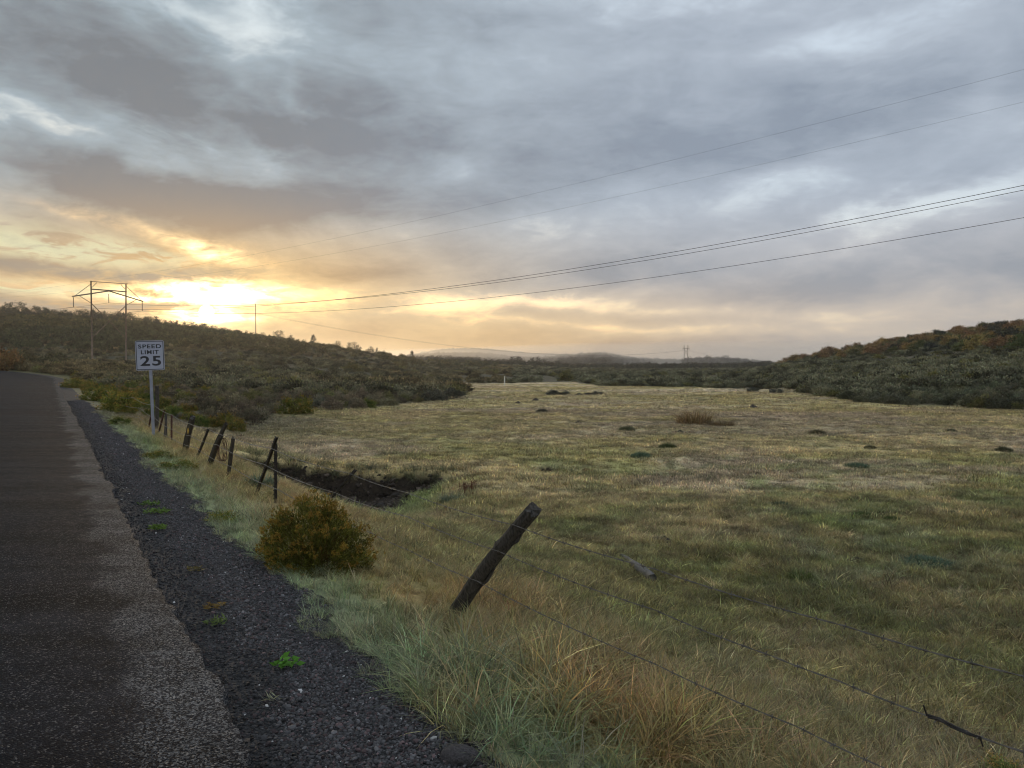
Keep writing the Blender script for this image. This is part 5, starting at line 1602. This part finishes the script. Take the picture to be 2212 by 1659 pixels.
# second line: slim frame on the ridge seen edge-on, small frame far off
def h_frame(P, arm, W_, H_, label, rp=.22, kind_w=.45):
    g = Vector((P.x, P.y, G(P.x, P.y))); root = empty('power_pole_frame', g)
    tag(root, label, 'power pole')
    H_ = P.z - g.z
    a = arm.normalized()
    for sg in (-1, 1):
        bar('pole', [a * (W_ / 2 * kind_w * sg) + Vector((0, 0, -1)), a * (W_ / 2 * kind_w * sg) + Vector((0, 0, H_))], rp, M_POLE, root, Vector((0, 0, 0)), rp * .7)
    zc = H_ - 2.6
    bar('crossarm', [a * (-W_ / 2) + Vector((0, 0, zc)), a * (W_ / 2) + Vector((0, 0, zc))], .16, M_POLE, root, Vector((0, 0, 0)))
    w2 = W_ / 2 * kind_w
    bar('cross_brace', [a * -w2 + Vector((0, 0, zc - .5)), a * w2 + Vector((0, 0, zc - 6))], .10, M_POLE, root, Vector((0, 0, 0)))
    bar('cross_brace', [a * w2 + Vector((0, 0, zc - .5)), a * -w2 + Vector((0, 0, zc - 6))], .10, M_POLE, root, Vector((0, 0, 0)))
    for sg in (-1, 1):
        bar('tie_brace', [a * (w2 * sg) + Vector((0, 0, H_ - .3)), a * (W_ / 2 * sg) + Vector((0, 0, zc))], .07, M_POLE, root, Vector((0, 0, 0)))
    out = []
    for sg in (-1, 0, 1):
        q = a * (W_ / 2 * .96 * sg) + Vector((0, 0, zc)); e = q - Vector((0, 0, 1.6))
        bar('insulator', [q, e], .10, M_INS, root, Vector((0, 0, 0))); out.append(g + e)
    return out
YB = float(ridge_y(255.5)) * 1.0
PB = at_y(255.6, 304, YB); rB = Vector((PB.x, PB.y, 0))
eB = h_frame(PB, rB, 7.0, 0, 'slim power pole frame seen edge-on, standing on the ridge right of the sun', .20)
PCp = at_y(686.0, 345.2, 640.0)
dBC = (PCp - PB); dBC.z = 0; dBC.normalize(); armC = Vector((dBC.y, -dBC.x, 0))
eC = h_frame(PCp, armC, 6.2, 0, 'small distant power pole frame standing above the tree line left of the right-hand hill', .24, .55)
for i, lab in enumerate(('far cable sagging from the slim ridge frame to the distant small frame, nearest strand', 'far cable sagging from the slim ridge frame to the distant small frame, middle strand', 'far cable sagging from the slim ridge frame to the distant small frame, farthest strand')):
    a, b = eB[i], eC[2 - i] if (eB[2] - eB[0]).dot(armC) < 0 else eC[i]
    mb = MB(); L_ = (b - a).length
    pts_ = [(a.lerp(b, f) - Vector((0, 0, 10.5 * 4 * f * (1 - f)))) - a for f in np.linspace(0, 1, 50)]
    e2_ = (b - a) + Vector((dBC.x, dBC.y, 0)) * 330
    ext = [(b - a) + (Vector((dBC.x * 330, dBC.y * 330, -12)) * f) - Vector((0, 0, 5 * 4 * f * (1 - f))) for f in np.linspace(.05, 1, 16)]
    back_ = [Vector((-.80, -.35, 0)) * (260 * f) + Vector((0, 0, 2 * f - 7 * 4 * f * (1 - f) * .5)) for f in np.linspace(1, .05, 16)]
    mb.tube(back_ + pts_ + ext, .020, 4, True)
    o = mb.build('power_cable', M_CABLE); o.location = a; tag(o, lab, 'power line', 'cables of the far power line')

# ------------------------------------------------------------------ haze
HAZE = .00018
def haze():
    mb = MB(); zb, zt = -6.0, 75.0
    M = Matrix.Translation((0, 900, (zb + zt) / 2)); mb.box(M, 5200, 4400, zt - zb)
    m = bpy.data.materials.new('haze'); m.use_nodes = True
    t = NT(m.node_tree)
    for n in list(t.n): t.n.remove(n)
    out = t.node('ShaderNodeOutputMaterial'); pv = t.node('ShaderNodeVolumePrincipled')
    pv.inputs['Density'].default_value = HAZE; pv.inputs['Color'].default_value = (.97, .965, .965, 1); pv.inputs['Anisotropy'].default_value = .7
    t.l.new(pv.outputs[0], out.inputs['Volume'])
    o = mb.build('haze', m); tag(o, 'thin morning haze hanging over the valley', 'haze', kind='stuff')
haze()
def mist():
    """low bank of morning mist lying between the far hills"""
    bm = bmesh.new(); bmesh.ops.create_icosphere(bm, subdivisions=4, radius=1)
    for v in bm.verts:
        f = 1 + .25 * (float(fbm(v.co.x * 2 + 5, v.co.y * 2 + v.co.z + 5, 1.5, 3, 61)) - .5)
        v.co = Vector((v.co.x * 720 * f, v.co.y * 560 * f, v.co.z * 36 * f))
    for f in bm.faces: f.smooth = True
    m = bpy.data.materials.new('mist'); m.use_nodes = True
    t = NT(m.node_tree)
    for n in list(t.n): t.n.remove(n)
    out = t.node('ShaderNodeOutputMaterial'); pv = t.node('ShaderNodeVolumePrincipled')
    pv.inputs['Density'].default_value = .0013; pv.inputs['Color'].default_value = (.99, .985, .98, 1); pv.inputs['Anisotropy'].default_value = .75
    t.l.new(pv.outputs[0], out.inputs['Volume'])
    me = bpy.data.meshes.new('mist_bank'); bm.to_mesh(me); bm.free(); me.materials.append(m)
    o = link(bpy.data.objects.new('mist_bank', me)); o.location = (300, 1380, 8)
    tag(o, 'low bank of mist between the far hills', 'mist', kind='stuff')
mist()
